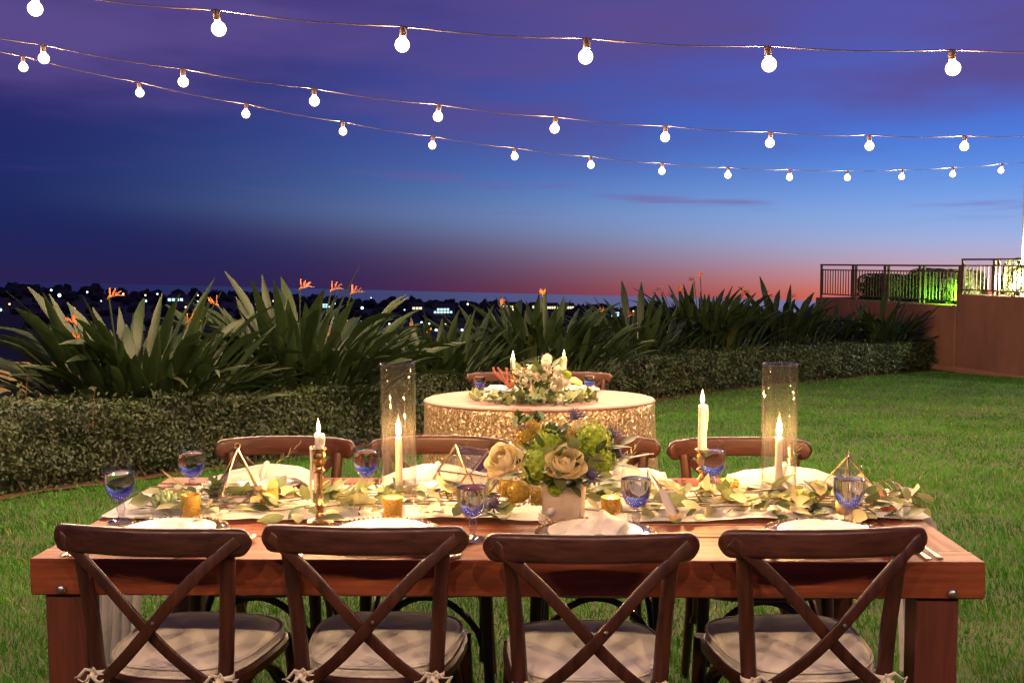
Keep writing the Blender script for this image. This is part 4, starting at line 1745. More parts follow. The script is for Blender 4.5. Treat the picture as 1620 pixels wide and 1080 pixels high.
def spoon_mesh():
    mb = MB()
    sec = rrect(1, 1, .35, 2)
    mb.sweep([(0, -.10, .002), (0, -.085, .003), (0, -.04, .005), (0, .02, .007), (0, .04, .006)], sec, (0, 0, 1),
             [(.016, .003), (.014, .003), (.007, .003), (.005, .003), (.007, .0025)])

    def bowl(u, v):
        r = u
        a = 2 * PI * v
        return (.019 * r * math.cos(a), .068 + .030 * r * math.sin(a), .002 + .007 * r * r)
    mb.grid(6, 25, bowl)
    return mb.mesh('spoon', M['gold'], 180)


FORK, KNIFE, SPOON = fork_mesh(), knife_mesh(), spoon_mesh()


def napkin_flat(seed):
    """soft folded napkin across a plate, one corner over the table edge side"""
    mb = MB()

    def f(u, v):
        x = (u - .5) * .13 * (1 - .25 * v)
        y = (v - .5) * .25
        z = .013 + .008 * mnoise.noise(Vector((u * 3 + seed, v * 3, 2))) + .010 * math.exp(-((u - .5 + .2 * math.sin(v * 3 + seed)) / .16) ** 2)
        return (x + .015 * math.sin(v * 4 + seed), y, max(z, .007))
    mb.grid(16, 22, f)
    mb.grid(16, 22, lambda u, v: (lambda q: (q[0] * .97, q[1] * .985, q[2] - .005))(f(u, v)))
    return mb


def napkin_knot(seed):
    mb = MB()

    def f(u, v):
        q = (u - .5) * 2
        hw = .016 + .075 * abs(q) ** .8
        a = (v - .5) * 2
        x = q * .19
        ru = .014 * math.sin(a * 5 + seed + q * 2) * abs(q) ** .5
        y = a * hw + .02 * q
        z = .026 + .028 * math.exp(-(q / .5) ** 2) * (1 - a * a) + ru + .018 * (1 - abs(a)) - .020 * sm(.6, 1, abs(q))
        return (x, y, max(.010, z))
    mb.grid(40, 18, f)
    mb.grid(40, 18, lambda u, v: (lambda p: (p[0], p[1] * .96, max(.006, p[2] - .006)))(f(u, v)))
    pts = [(.018 * math.cos(a) * .7, .026 * math.sin(a), .050 + .024 * math.cos(a)) for a in np.linspace(0, 2 * PI, 13)]
    mb.tube(pts, [.010 + .002 * math.sin(3 * k) for k in range(13)], 8, cap=False)
    return mb


def leaf_mesh(L, w, curl, m, n=6, tip=.9, wob=.0):
    mb = MB()
    vs, fs = [], []
    curl *= 1.5
    side = rng.uniform(-.16, .16)
    ca, cb = rng.uniform(.05, .5), rng.uniform(.05, .5)
    for i in range(n + 1):
        t = i / n
        hw = w * math.sin(PI * (t ** tip)) ** .8 if 0 < t < 1 else .0008
        z = curl * t * t * L + wob * math.sin(t * 6)
        yo = side * L * t * t
        vs += [(t * L, yo - hw, z + ca * hw), (t * L, yo, z), (t * L, yo + hw, z + cb * hw)]
    for i in range(n):
        for j in range(2):
            a = i * 3 + j
            fs.append((a, a + 1, a + 4, a + 3))
    return mb.add(vs, fs).mesh('leaf', m, 180)


def sprig(parent, p, az, L, nleaf, m, ls=.03):
    mb = MB()
    d = Vector((math.cos(az), math.sin(az), .35)).normalized()
    pts = [p + d * (L * q) + Vector((0, 0, .25 * L * q * q)) for q in (0, .33, .66, 1)]
    mb.tube(pts, [.0016, .0013, .001, .0005], 5)
    s = mb.build('sprig', M['stem'], parent)
    for k in range(nleaf):
        q = (k + 1) / nleaf
        i = min(2, int(q * 3))
        c = pts[i].lerp(pts[i + 1], min(1, q * 3 - i))
        put('leaf', rng.choice(m), s, Matrix.Translation(c) @ Matrix.Rotation(az + (1.0 if k % 2 else -1.0) * rng.uniform(.5, 1.1), 4, 'Z') @ Matrix.Rotation(
            rng.uniform(-.9, .2), 4, 'Y') @ Matrix.Scale(ls / .05, 4))


EU = [leaf_mesh(.05, .016, rng.uniform(-.3, .5), m, tip=.8, wob=rng.uniform(-.002, .002)) for m in M['euca'] for _ in range(2)]
EL = [leaf_mesh(.075, .014, rng.uniform(-.4, .5), m, tip=.75) for m in M['euca'] for _ in range(2)]
ROUND = [leaf_mesh(.045, .023, rng.uniform(-.2, .5), m, tip=1.0) for m in M['euca']]
DK = [leaf_mesh(.06, .014, rng.uniform(-.3, .3), M['dleaf'], tip=.8) for _ in range(3)]
NEEDLE = [leaf_mesh(.035, .003, .2, M['dleaf'], 4), leaf_mesh(.035, .003, .2, M['euca'][0], 4)]

fpx = [(270, 847), (606, 848), (940, 846), (1300, 846)]
for k, (px, py) in enumerate(fpx):
    c = TP(px, py)
    c.y = 2.825
    sp = SPOT_F[k]
    t = thing('charger_plate', f'clear glass charger with beaded rim at the {sp} place', 'charger plate', c, rng.random(), 'glass charger plates')
    put('plate', CHG, t)
    put('beaded_rim', BEAD, t)
    solo('dinner_plate', PLATE, None, f'ivory dinner plate on the {sp} glass charger', 'plate', c + Vector((0, .004, .0045)), 0, 'ivory dinner plates')
    solo('napkin', napkin_flat(k * 2.3), M['napkin'], f'soft white napkin folded over the {sp} plate', 'napkin',
         c + Vector((.085 - .07 * (k == 2), -.035 + .06 * (k == 2), .010 + .012 * (k == 2))), R_(22 - 40 * (k == 2) + 4 * k), 'folded white napkins', 180)
    for j, (dx, me, nm, wd) in enumerate(((-.212, FORK, 'fork', 'outer fork'), (-.182, FORK, 'fork', 'inner fork'), (.20, KNIFE, 'knife', 'knife'), (.23, SPOON, 'spoon', 'spoon'))):
        solo(nm, me, None, f'gold {wd} beside the {sp} plate', nm, c + Vector((dx, -.088 + rng.uniform(-.006, .006), .001)), R_(rng.uniform(-5, 5)), f'gold {nm}s')
bpx = [(425, 768), (690, 770), (975, 770), (1232, 772)]
for k, (px, py) in enumerate(bpx):
    c = TP(px, py)
    c.y = 3.455
    sp = SPOT_B[k]
    t = thing('charger_plate', f'clear glass charger with beaded rim at the {sp} place', 'charger plate', c, rng.random(), 'glass charger plates')
    put('plate', CHG, t)
    put('beaded_rim', BEAD, t)
    solo('dinner_plate', PLATE, None, f'ivory dinner plate on the {sp} glass charger', 'plate', c + Vector((0, -.004, .0045)), 0, 'ivory dinner plates')
    nk = thing('napkin', f'knotted white napkin with a green sprig on the {sp} plate', 'napkin', c + Vector((0, -.01, .014)), R_(rng.uniform(-14, 10)), 'knotted white napkins')
    nk.scale = (.92, .9, 1.0)
    napkin_knot(k * 1.7).build('cloth', M['napkin'], nk, 180)
    sprig(nk, Vector((.02, 0, .06)), R_(20 + 15 * k), .11, 9, NEEDLE, .04)
    for j, (dx, me, nm, wd) in enumerate(((.235, FORK, 'fork', 'outer fork'), (.205, FORK, 'fork', 'inner fork'), (-.195, KNIFE, 'knife', 'knife'), (-.225, SPOON, 'spoon', 'spoon'))):
        solo(nm, me, None, f'gold {wd} beside the {sp} plate', nm, c + Vector((dx, .035 + rng.uniform(-.01, .01), .001)), PI + R_(rng.uniform(-5, 5)), f'gold {nm}s')


# ------------------------------------------------------------------ candles
_mb = MB()
_mb.lathe([(0, .0), (.0035, .002), (.0062, .008), (.0070, .014), (.0058, .022), (.0036, .031), (.0014, .040), (0, .046)], 12)
FLAME_ME = _mb.mesh('flame', M['flame'], 180)


def candle(p, h, r, label, tilt=0., drips=0, group='lit taper candles', fs=1.0, lean=(0, 0)):
    t = thing('taper_candle', label, 'candle', p, rng.uniform(0, 6), group)
    mb = MB()
    mb.lathe([(0, 0), (r * 1.05, 0), (r * 1.02, h * .3), (r * .93, h * .8), (r * .88, h - .003), (r * .75, h), (r * .45, h - .003), (0, h - .004)], 18,
             flute=lambda a, z: 1 + .05 * math.sin(3 * a + z * 30))
    mb.build('wax', M['wax'], t, 60)
    mb = MB()
    mb.tube([(0, 0, h - .005), (0, 0, h + .004), (lean[0] * .3 + .001, lean[1] * .3, h + .010)], .0011, 5)
    mb.build('wick', M['wick'], t)
    sh = Matrix.Identity(4)
    sh[0][2], sh[1][2] = lean
    put('flame', FLAME_ME, t, Matrix.Translation((0, 0, h + .004)) @ sh @ Matrix.Scale(fs, 4))
    lamp('flame_light', t, (lean[0] * .015, lean[1] * .015, h + .004 + .016 * fs), FLAME, (1.0, .52, .17), .006)
    for k in range(drips):
        a = 2.6 + .7 * k
        ln = rng.uniform(.35, .95) * min(h, .11)
        mb = MB()
        pts = []
        for q in np.linspace(0, 1, 7):
            pts.append((math.cos(a) * (r * .98 + .003 * math.sin(q * 5)), math.sin(a) * (r * .98 + .003 * math.sin(q * 4)), h - .002 - ln * q))
        mb.tube(pts, [.003, .004, .0036, .0042, .0038, .0055, .002], 6)
        mb.build('wax_drip', M['wax'], t, 180)
    return t


def candlestick(p, h, label, sc_=1.0, group='brass candlesticks', slim=False):
    t = thing('candlestick', label, 'candlestick', p, 0, group)
    k = .6 if slim else 1.0
    mb = MB()
    mb.lathe([(0, 0), (.040, 0), (.041, .004), (.036, .009), (.022, .013), (.014, .020), (.010, .03)], 28)
    mb.build('foot', M['brass'], t, 50)
    mb = MB()
    mb.lathe([(.010 * k, .029), (.009 * k, .04), (.015 * k, .046), (.016 * k, .05), (.010 * k, .056), (.0085 * k, h * .5), (.009 * k, h - .075), (.017 * k, h - .070), (.018 * k, h - .065),
              (.012 * k, h - .060), (.012 * k, h - .05)], 24)
    mb.build('stem', M['brass'], t, 50)
    mb = MB()
    mb.lathe([(.012 * k, h - .0495), (.018, h - .044), (.0195, h - .02), (.0165, h - .014), (.0165, h - .008), (.023, h - .004), (.023, h), (.012, h), (.011, h - .012), (0, h - .013)], 24)
    mb.build('cup', M['brass'], t, 50)
    return t


p = TP(507, 826)
h1 = W(507, 708, d=3.06).z - ZT
candlestick(p, h1, 'brass candlestick with dripping candle stub, left of the left glass cylinder')
candle(p + Vector((0, 0, h1 - .012)), .055, .0125, 'short dripping candle stub burning in the left brass candlestick', drips=4, lean=(-.22, .1), fs=.9)
mb = MB()
for k, (a, ln) in enumerate(((2.4, .14), (2.9, .10), (3.5, .17))):
    mb.tube([(.0245 * math.cos(a) + .0015 * math.sin(q * 8), .0245 * math.sin(a), -ln * q + .004) for q in np.linspace(0, 1, 9)],
            [.003, .004, .0035, .004, .0032, .0038, .0030, .0042, .0015], 6)
solo('wax_trail', mb, M['wax'], 'long strings of white wax hanging from the left brass candlestick', 'wax', p + Vector((0, 0, h1)), 0)
p = TP(1110, 781)
h2 = W(1110, 707, d=3.44).z - ZT
candlestick(p, h2, 'brass candlestick holding a tall candle, left of the right glass cylinder')
hc = W(1110, 637, d=3.44).z - (p.z + h2 - .012)
candle(p + Vector((0, 0, h2 - .012)), hc, .0135, 'tall ivory candle with wax down one side in the right brass candlestick', drips=4, fs=1.05)

_mb = MB()
_mb.lathe([(0, 0), (.036, 0), (.037, .003), (.020, .008), (.009, .014), (.0075, .022), (.013, .030), (.009, .038), (.010, .043), (.017, .050), (.018, .066), (.0165, .066), (.0135, .052),
           (0, .050)], 28)
GST = _mb.mesh('glass_holder', M['thin'], 50)
for px, py, ytop, lb in ((632, 796, 690, 'left'), (1231, 800, 690, 'right')):
    p = TP(px, py)
    d = (p - CAM).dot(cam_rot @ Vector((0, 0, -1)))
    R0 = 55 / 2 / F_PX * d
    H0 = (py - 569) / F_PX * d * 1.0 - .012
    t = thing('glass_cylinder', f'tall clear glass cylinder around the {lb} taper candle', 'glass cylinder', p, 0, 'glass candle cylinders')
    mb = MB()
    mb.lathe([(0, 0), (R0 * .96, 0), (R0, .004), (R0, H0), (R0 - .003, H0), (R0 - .003, .007), (0, .007)], 56)
    mb.build('glass', M['thin'], t, 50)
    mb = MB()
    mb.tube([((R0 - .0015) * math.cos(a), (R0 - .0015) * math.sin(a), H0 + .0012) for a in np.linspace(0, 2 * PI, 49)], .0021, 6, cap=False)
    mb.build('rim', M['thin'], t, 180)
    q = p + Vector((0, 0, .0075))
    solo('glass_candle_holder', GST, None, f'small clear glass candle holder inside the {lb} cylinder', 'candle holder', q, 0, 'glass candle holders')
    zc = q.z + .051
    ztop = W(px, ytop, d=d).z
    candle(Vector((q.x, q.y, zc)), ztop - zc, .0112, f'ivory taper burning inside the {lb} tall glass cylinder', fs=1.25 if lb == 'left' else 1.35)

# votives
_mb = MB()
_mb.lathe([(0, 0), (.024, 0), (.027, .003), (.0285, .06), (.029, .066), (.0265, .066), (.0245, .006), (0, .005)], 26, flute=lambda a, z: 1 + .018 * math.cos(12 * a))
VOT = _mb.mesh('cup', M['goldglass'], 40)
_mb = MB()
_mb.lathe([(0, .006), (.0235, .006), (.0245, .030), (.018, .032), (0, .031)], 20)
VWX = _mb.mesh('wax', M['amber'], 50)
for px, py, lb in ((426, 806, 'gold votive cup beside the left gold pyramid'), (622, 823, 'gold votive cup in front of the left glass cylinder'),
                   (966, 823, 'gold votive cup between the flower vase and near goblet'), (1154, 793, 'gold votive cup between right candlestick and right cylinder'),
                   (303, 818, 'gold votive cup by the succulents at the left')):
    t = thing('votive_cup', lb, 'votive', TP(px, py) + Vector((0, 0, .004)), rng.random(), 'gold votive cups')
    put('cup', VOT, t)
    put('wax', VWX, t)
    put('flame', FLAME_ME, t, Matrix.Translation((0, 0, .032)) @ Matrix.Scale(.45, 4))
    lamp('flame_light', t, (0, 0, .040), 1.5, (1.0, .52, .17), .004)


# ------------------------------------------------------------------ geometric terrariums
def wireframe(t, V, Edges, Faces, m, r=.0024, pane_mat=None):
    V = [Vector(v) for v in V]
    for a, b in Edges:
        mb = MB()
        mb.tube([V[a], V[b]], r, 6)
        mb.build('frame_bar', m, t)
    for f in Faces:
        mb = MB()
        mb.add([V[i] for i in f], [tuple(range(len(f)))])
        mb.build('pane', pane_mat or M['pane'], t, 0)


def pyramid(p, w, h, rz, ring, label, low=.0):
    t = thing('gold_pyramid', label, 'terrarium', p, rz, 'gold wire pyramids')
    z0 = low
    V = [(-w, -w, z0 + .003), (w, -w, z0 + .003), (w, w, z0 + .003), (-w, w, z0 + .003), (0, 0, h)]
    E_ = [(0, 1), (1, 2), (2, 3), (3, 0), (0, 4), (1, 4), (2, 4), (3, 4)]
    F_ = [(1, 2, 4), (2, 3, 4), (3, 0, 4), (0, 1, 2, 3)]
    if low:
        k = .62
        V += [(-w * k, -w * k, .003), (w * k, -w * k, .003), (w * k, w * k, .003), (-w * k, w * k, .003)]
        E_ += [(0, 5), (1, 6), (2, 7), (3, 8), (5, 6), (6, 7), (7, 8), (8, 5)]
        F_ = [(1, 2, 4), (2, 3, 4), (3, 0, 4), (0, 1, 6, 5), (1, 2, 7, 6), (2, 3, 8, 7), (3, 0, 5, 8)]
    wireframe(t, V, E_, F_, M['gold'], .0029)
    mb = MB()
    mb.tube([(ring * math.cos(a), 0, h + ring * 1.05 + ring * math.sin(a)) for a in np.linspace(0, 2 * PI, 17)], .0022, 6, cap=False)
    mb.build('hanging_ring', M['gold'], t, 180)
    return t


pyL = TP(378, 802)
pyramid(pyL, .062, .185, R_(24), .0085, 'slim gold wire pyramid with ring on top, left end of the table', .045)
pyR = TP(1340, 800)
pyramid(pyR, .092, .155, R_(35), .0075, 'wide gold wire pyramid behind the right near goblet', 0)
t = thing('glass_cube', 'tilted gold-edged glass cube left of the flower vase', 'terrarium', TP(742, 800) + Vector((0, 0, .058)), 0)
s = .060
V = [(a * s, b * s, c * s) for a in (-1, 1) for b in (-1, 1) for c in (-1, 1)]
rot = Matrix.Rotation(R_(34), 3, 'Y') @ Matrix.Rotation(R_(24), 3, 'X') @ Matrix.Rotation(R_(38), 3, 'Z')
V = [rot @ Vector(v) for v in V]
zmin = min(v.z for v in V)
t.location.z = ZT + .003 - zmin
wireframe(t, V, [(0, 1), (2, 3), (4, 5), (6, 7), (0, 2), (1, 3), (4, 6), (5, 7), (0, 4), (1, 5), (2, 6), (3, 7)],
          [(0, 1, 3, 2), (4, 6, 7, 5), (0, 4, 5, 1), (2, 3, 7, 6), (0, 2, 6, 4), (1, 5, 7, 3)], M['gold'], .0034)
# rose-gold frame with a curled card
t = thing('card_frame', 'rose gold frame with a curled white card, right of the near goblet', 'card holder', TP(1050, 818), R_(-12))
wireframe(t, [(-.05, .02, .002), (.035, -.03, .002), (.045, .05, .002), (-.052, .03, .135)], [(0, 1), (1, 2), (2, 0), (0, 3), (1, 3), (2, 3)], [(1, 2, 3)], M['copper'], .0024)
mb = MB()
mb.grid(10, 12, lambda u, v: (-.014 + .034 * u + .034 * v, -.036 + .006 * math.sin(3 * u) - .010 * v, .088 - .078 * v + .010 * math.sin(PI * u) - .012 * u))
mb.build('card', M['card'], t, 180)
mb = MB()
mb.tube([(.016, -.052, .018), (.03, -.05, .010), (.046, -.048, .014), (.052, -.046, .026)], [.005, .008, .008, .004], 8)
mb.build('curled_petal', M['peach'], t, 180)


# ------------------------------------------------------------------ leaf garlands
def garland(name_label, x0, x1, nleaf, seed):
    rr = random.Random(seed)
    t = thing('leaf_garland', name_label, 'garland', ((x0 + x1) / 2, 3.17, ZT), 0, 'eucalyptus garlands')
    ox = (x0 + x1) / 2
    for k in range(5):
        mb = MB()
        ph = rr.uniform(0, 6)
        pts = []
        for q in np.linspace(0, 1, 22):
            pts.append((x0 + (x1 - x0) * q - ox, .05 * math.sin(q * 7 + ph) + rr.uniform(-.01, .01) + .02 * (k - 2), .022 + .010 * math.sin(q * 11 + ph) + .006 * k))
        mb.tube(pts, .0018, 5)
        mb.build('stem', M['stem'], t)
    for k in range(nleaf):
        x = rr.uniform(x0, x1)
        y = rr.gauss(0, .080)
        y = max(-.19, min(.17, y))
        me = rr.choice(EU + EL + ROUND + EU[4:6] + EL[4:6] + DK)
        s = rr.uniform(.8, 1.35)
        m = Matrix.Translation((x - ox, y, rr.uniform(.016, .055) * (1.2 - abs(y) * 4))) @ Matrix.Rotation(rr.uniform(0, 2 * PI), 4, 'Z') @ Matrix.Rotation(
            (rr.uniform(-.4, .15) if rr.random() < .88 else rr.uniform(-.9, -.4)), 4, 'Y') @ Matrix.Rotation(rr.uniform(-.7, .7), 4, 'X') @ Matrix.Scale(s, 4)
        put('leaf', me, t, m)
    return t


gl = TP(215, 812).x
garland('loose eucalyptus leaves strewn along the left half of the runner', gl, TP(825, 810).x, 230, 3)
garland('loose eucalyptus leaves strewn along the right half of the runner', TP(925, 810).x, TP(1440, 800).x, 240, 5)
# arching sprigs at the right end
t = thing('eucalyptus_branch', 'pale eucalyptus branch arching up at the right end of the table', 'branch', TP(1385, 795), 0)
mb = MB()
bp = [Vector((-.03, 0, .01)), Vector((.0, .0, .06)), Vector((.05, 0, .075)), Vector((.10, -.01, .045)), Vector((.135, -.03, .0))]
mb.tube(bp, [.003, .0025, .002, .0018, .001], 6)
mb.build('stem', M['stem'], t)
for k in range(12):
    q = k / 11 * 3.99
    i = int(q)
    c = bp[i].lerp(bp[i + 1], q - i)
    put('leaf', rng.choice(EL), t, Matrix.Translation(c) @ Matrix.Rotation(rng.uniform(-1, 1), 4, 'Z') @ Matrix.Rotation(rng.uniform(.0, 1.1), 4, 'Y') @ Matrix.Scale(.9, 4))


def rosette(p, r, label, n=26, m='succulent'):
    t = thing('succulent', label, 'succulent', p, rng.random(), 'succulent rosettes')
    for k in range(n):
        q = (k + .5) / n
        a = k * 2.39996
        L = r * (.35 + .65 * q)
        mb = MB()
        mb.tube([(0, 0, 0), (L * .5, 0, .012 * (1 - q) + .006), (L * .85, 0, .016 + .02 * (1 - q)), (L, 0, .024 + .026 * (1 - q))], [.004, .0095 * r / .05, .0085 * r / .05, .0008], 7)
        o = mb.build('leaf', M[m], t, 180)
        o.rotation_euler = (0, -.9 * (1 - q), a)
    return t


rosette(TP(262, 812) + Vector((0, 0, .022)), .052, 'pale green succulent rosette by the left near goblet')
rosette(TP(345, 796) + Vector((0, 0, .016)), .034, 'small green succulent inside the left gold pyramid', 18)
rosette(TP(1268, 812) + Vector((0, 0, .026)), .042, 'small green rosette right of the right glass cylinder', 20, 'green')
# pleated fan leaf
t = thing('fan_leaf', 'pleated pale green fan leaf left of the front votive', 'leaf', TP(570, 808) + Vector((0, 0, .012)), 0)
mb = MB()
mb.grid(25, 6, lambda u, v: (lambda a, r: (r * math.cos(a), -.012 + .004 * math.cos(u * 24 * PI) * v - .03 * v, r * math.sin(a) * .85 + .004))(
    PI * (.04 + .92 * u), .060 * v * (1 + .08 * math.cos(u * 12 * PI))))
mb.build('blade', M['euca'][1], t, 180)
mb = MB()
mb.tube([(0, 0, 0), (0, -.03, -.008), (.01, -.07, -.008)], .003, 6)
mb.build('stalk', M['stem'], t)
# fruit
mb = MB()
mb.lathe([(0, 0), (.016, .003), (.028, .016), (.030, .03), (.024, .045), (.014, .056), (.006, .062), (0, .062)], 22, flute=lambda a, z: 1 + .03 * math.sin(2 * a + 1))
t = thing('pear', 'peach coloured pear lying left of the right near goblet', 'fruit', TP(1322, 815) + Vector((0, 0, .026)), 0, rot=(R_(78), 0, R_(60)))
mb.build('flesh', M['peach'], t, 180)
mb = MB()
mb.tube([(0, 0, .06), (.003, 0, .078)], [.002, .003], 6)
mb.build('stalk', M['stem'], t)
mb = MB()
mb.lathe([(0, 0), (.014, .003), (.022, .014), (.023, .026), (.017, .040), (.008, .050), (.004, .054), (0, .054)], 20)
t = thing('fig', 'small green fig among leaves right of the right cylinder', 'fruit', TP(1292, 796) + Vector((0, 0, .012)), 0, rot=(R_(20), R_(8), 0))
mb.build('flesh', M['green'], t, 180)
mb = MB()
mb.tube([(0, 0, .052), (.002, 0, .062)], .002, 6)
mb.build('stalk', M['stem'], t)
# orange lily-like bloom
PETO = leaf_mesh(.055, .011, -.5, M['orange'], tip=.8)
t = thing('orange_flower', 'orange lily bloom at the right end of the runner', 'flower', TP(1398, 808) + Vector((0, 0, .018)), 0, rot=(R_(35), R_(20), 0))
for k in range(7):
    put('petal', PETO, t, Matrix.Rotation(k * .9, 4, 'Z') @ Matrix.Rotation(R_(-38), 4, 'Y'))
mb = MB()
mb.tube([(0, 0, 0), (0, 0, -.03)], .003, 6)
mb.build('stalk', M['stem'], t)
# two red blooms at the left
t = thing('red_bud', 'small red berry bud beside the left near goblet', 'bud', TP(222, 800) + Vector((0, 0, .02)), 0)
mb = MB()
mb.lathe([(0, -.012), (.009, -.006), (.010, .002), (.005, .011), (0, .016)], 12)
mb.build('berry', M['coral'], t, 180)
mb = MB()
mb.tube([(0, 0, -.010), (.02, .01, -.018)], .0016, 5)
mb.build('stalk', M['stem'], t)


# ------------------------------------------------------------------ flowers
def petal_mesh(w, h, cup, flare, m):
    mb = MB()

    def f(u, v):
        a = (u - .5) * 2
        ww = w * (.35 + .65 * math.sin(PI * min(1, .15 + .62 * v)) ** .8)
        x = a * ww * (1 - .10 * v)
        y = -cup * (1 - a * a) * (.35 + .65 * math.sin(PI * min(1, v * .85))) - flare * v ** 4 * (1 - .3 * a * a)
        z = h * (v - .16 * a * a * v * v)
        return (x, y, z)
    mb.grid(7, 7, f)
    return mb.mesh('petal', m, 180)


def petals(m):
    return [petal_mesh(.010, .034, .008, -.004, m), petal_mesh(.019, .036, .014, .002, m), petal_mesh(.027, .035, .018, .009, m)]


PR, PW = petals(M['rose']), petals(M['whiterose'])


def bloom(parent, p, nrm, s, P, n=22, name='rose'):
    z = Vector(nrm).normalized()
    x = z.cross(Vector((.3, 1, .2))).normalized()
    y = z.cross(x)
    B = Matrix((x, y, z)).transposed().to_4x4()
    hub = MB()
    hub.ball((0, 0, .008), .012, 8, 6)
    o = put(name, hub.mesh(name, P[0].materials[0], 180), parent, Matrix.Translation(p) @ B @ Matrix.Scale(s, 4))
    for k in range(n):
        q = k / (n - 1)
        me = P[0] if q < .3 else (P[1] if q < .62 else P[2])
        a = k * 2.39996 + .2 * math.sin(k * 7.)
        r = .001 + .0135 * q
        tilt = R_(-10 + 36 * q ** 1.5)
        m = Matrix.Rotation(a, 4, 'Z') @ Matrix.Translation((0, -r, .004 - .008 * q)) @ Matrix.Rotation(tilt, 4, 'X') @ Matrix.Scale(1.02 - .05 * q, 4)
        put('petal', me, o, m)
    return o


def floret_ball(r, n, m, name, petal=.0085):
    P, Nn = [], []
    k = np.arange(n)
    ph = np.arccos(1 - 2 * (k + .5) / n)
    th = k * 2.39996
    u = np.stack([np.cos(th) * np.sin(ph), np.sin(th) * np.sin(ph), np.cos(ph)], 1)
    mb = MB()
    mb.ball((0, 0, 0), r * .82, 12, 8)
    rr = r * (1 + .10 * np.array([mnoise.noise(Vector(q * 2.6)) for q in u]) + nrg.uniform(-.16, .10, n))
    for q, R0 in zip(u, rr):
        z = Vector(q)
        x = z.cross(Vector((.31, .22, .9))).normalized()
        y = z.cross(x)
        c = z * R0
        a0 = rng.uniform(0, 1.5)
        for j in range(4):
            a = a0 + j * PI / 2
            d = x * math.cos(a) + y * math.sin(a)
            e = x * -math.sin(a) + y * math.cos(a)
            mb.add([c - z * .002, c + d * petal * .6 + e * petal * .42 + z * .0015, c + d * petal + z * .0005, c + d * petal * .6 - e * petal * .42 + z * .0015], [(0, 1, 2, 3)])
    return mb.mesh(name, m, 0)


def thistle_mesh():
    mb = MB()
    mb.ball((0, 0, 0), .010, 10, 7, 1.35)
    for k in range(60):
        a, ph = k * 2.39996, math.acos(1 - 1.7 * (k + .5) / 60)
        d = Vector((math.cos(a) * math.sin(ph), math.sin(a) * math.sin(ph), math.cos(ph) * 1.3))
        mb.tube([d * .009, d * .0155], [.0012, .0003], 3)
    for k in range(9):
        a = k * 2 * PI / 9
        d = Vector((math.cos(a), math.sin(a), -.15))
        e = Vector((-math.sin(a), math.cos(a), 0))
        mb.add([Vector((0, 0, -.010)), d * .016 + e * .003 + Vector((0, 0, -.010)), d * .032 + Vector((0, 0, -.004)), d * .016 - e * .003 + Vector((0, 0, -.010))], [(0, 1, 2, 3)])
    return mb.mesh('thistle', M['thistle'], 60)


THI = thistle_mesh()
vp = TP(892, 824)
vs_ = 1.0
t = thing('flower_vase', 'square marbled cream vase in the centre of the farm table', 'vase', vp, R_(-9))
mb = MB()
VH = .125
sec = rrect(1, 1, .10, 4)
n = len(sec)
lay = [(.104, 0), (.110, .004), (.122, VH - .003), (.120, VH), (.112, VH), (.108, VH - .02), (.100, .02)]
vs, fs = [], []
for w_, z_ in lay:
    vs += [(x * w_, y * w_, z_) for x, y in sec]
for i in range(len(lay) - 1):
    for j in range(n):
        fs.append((i * n + j, i * n + (j + 1) % n, (i + 1) * n + (j + 1) % n, (i + 1) * n + j))
fs.append(tuple(reversed(range(n))))
fs.append(tuple(range((len(lay) - 1) * n, len(lay) * n)))
mb.add(vs, fs)
mb.build('body', M['marble'], t, 50)
b = thing('bouquet', 'bouquet of cream roses, lime blooms and blue thistles in the square vase', 'bouquet', vp + Vector((0, 0, VH)))
vd = (vp - CAM).dot(cam_rot @ Vector((0, 0, -1)))


def BP(px, py, dd=0.):
    return W(px, py, d=vd + dd) - b.location


bloom(b, BP(893, 740, -.085), (.05, -.85, .62), 1.18, PR, 24)
bloom(b, BP(816, 736, -.05), (-.4, -.8, .6), 1.14, PR, 24)
bloom(b, BP(913, 690, .02), (.1, -.5, .9), .60, PR, 18)
bloom(b, BP(936, 694, .03), (.4, -.6, .8), .55, PR, 16)
for px, py, dd, r in ((864, 738, -.045, .050), (871, 712, -.02, .040), (931, 706, -.02, .046), (938, 730, -.02, .040), (882, 768, -.05, .020)):
    put('lime_bloom', floret_ball(r, 105, M['floret'], 'lime_bloom'), b, Matrix.Translation(BP(px, py, dd)))
for px, py, dd, r in ((842, 700, .02, .030), (832, 775, -.03, .034), (858, 782, -.02, .022), (905, 702, .03, .026), (850, 690, .03, .022), (816, 770, .0, .022)):
    put('mustard_bloom', floret_ball(r, 80, M['yellow'], 'mustard_bloom', .005), b, Matrix.Translation(BP(px, py, dd)))
for px, py, dd in ((838, 692, .02), (906, 670, .04), (955, 695, .04), (928, 751, -.08), (962, 722, .0), (800, 790, -.02)):
    put('thistle', THI, b, Matrix.Translation(BP(px, py, dd)) @ Matrix.Rotation(R_(rng.uniform(5, 40)), 4, 'X') @ Matrix.Rotation(R_(rng.uniform(-25, 25)), 4, 'Y') @ Matrix.Scale(1.15, 4))
# spiky green bloom at the top
c = BP(874, 700, .0)
for k in range(22):
    a = k * 2.39996
    q = k / 22
    put('leaf', rng.choice(DK), b, Matrix.Translation(c + Vector((0, 0, -.02))) @ Matrix.Rotation(a, 4, 'Z') @ Matrix.Rotation(R_(-88 + 48 * q), 4, 'Y') @ Matrix.Scale(.95, 4))
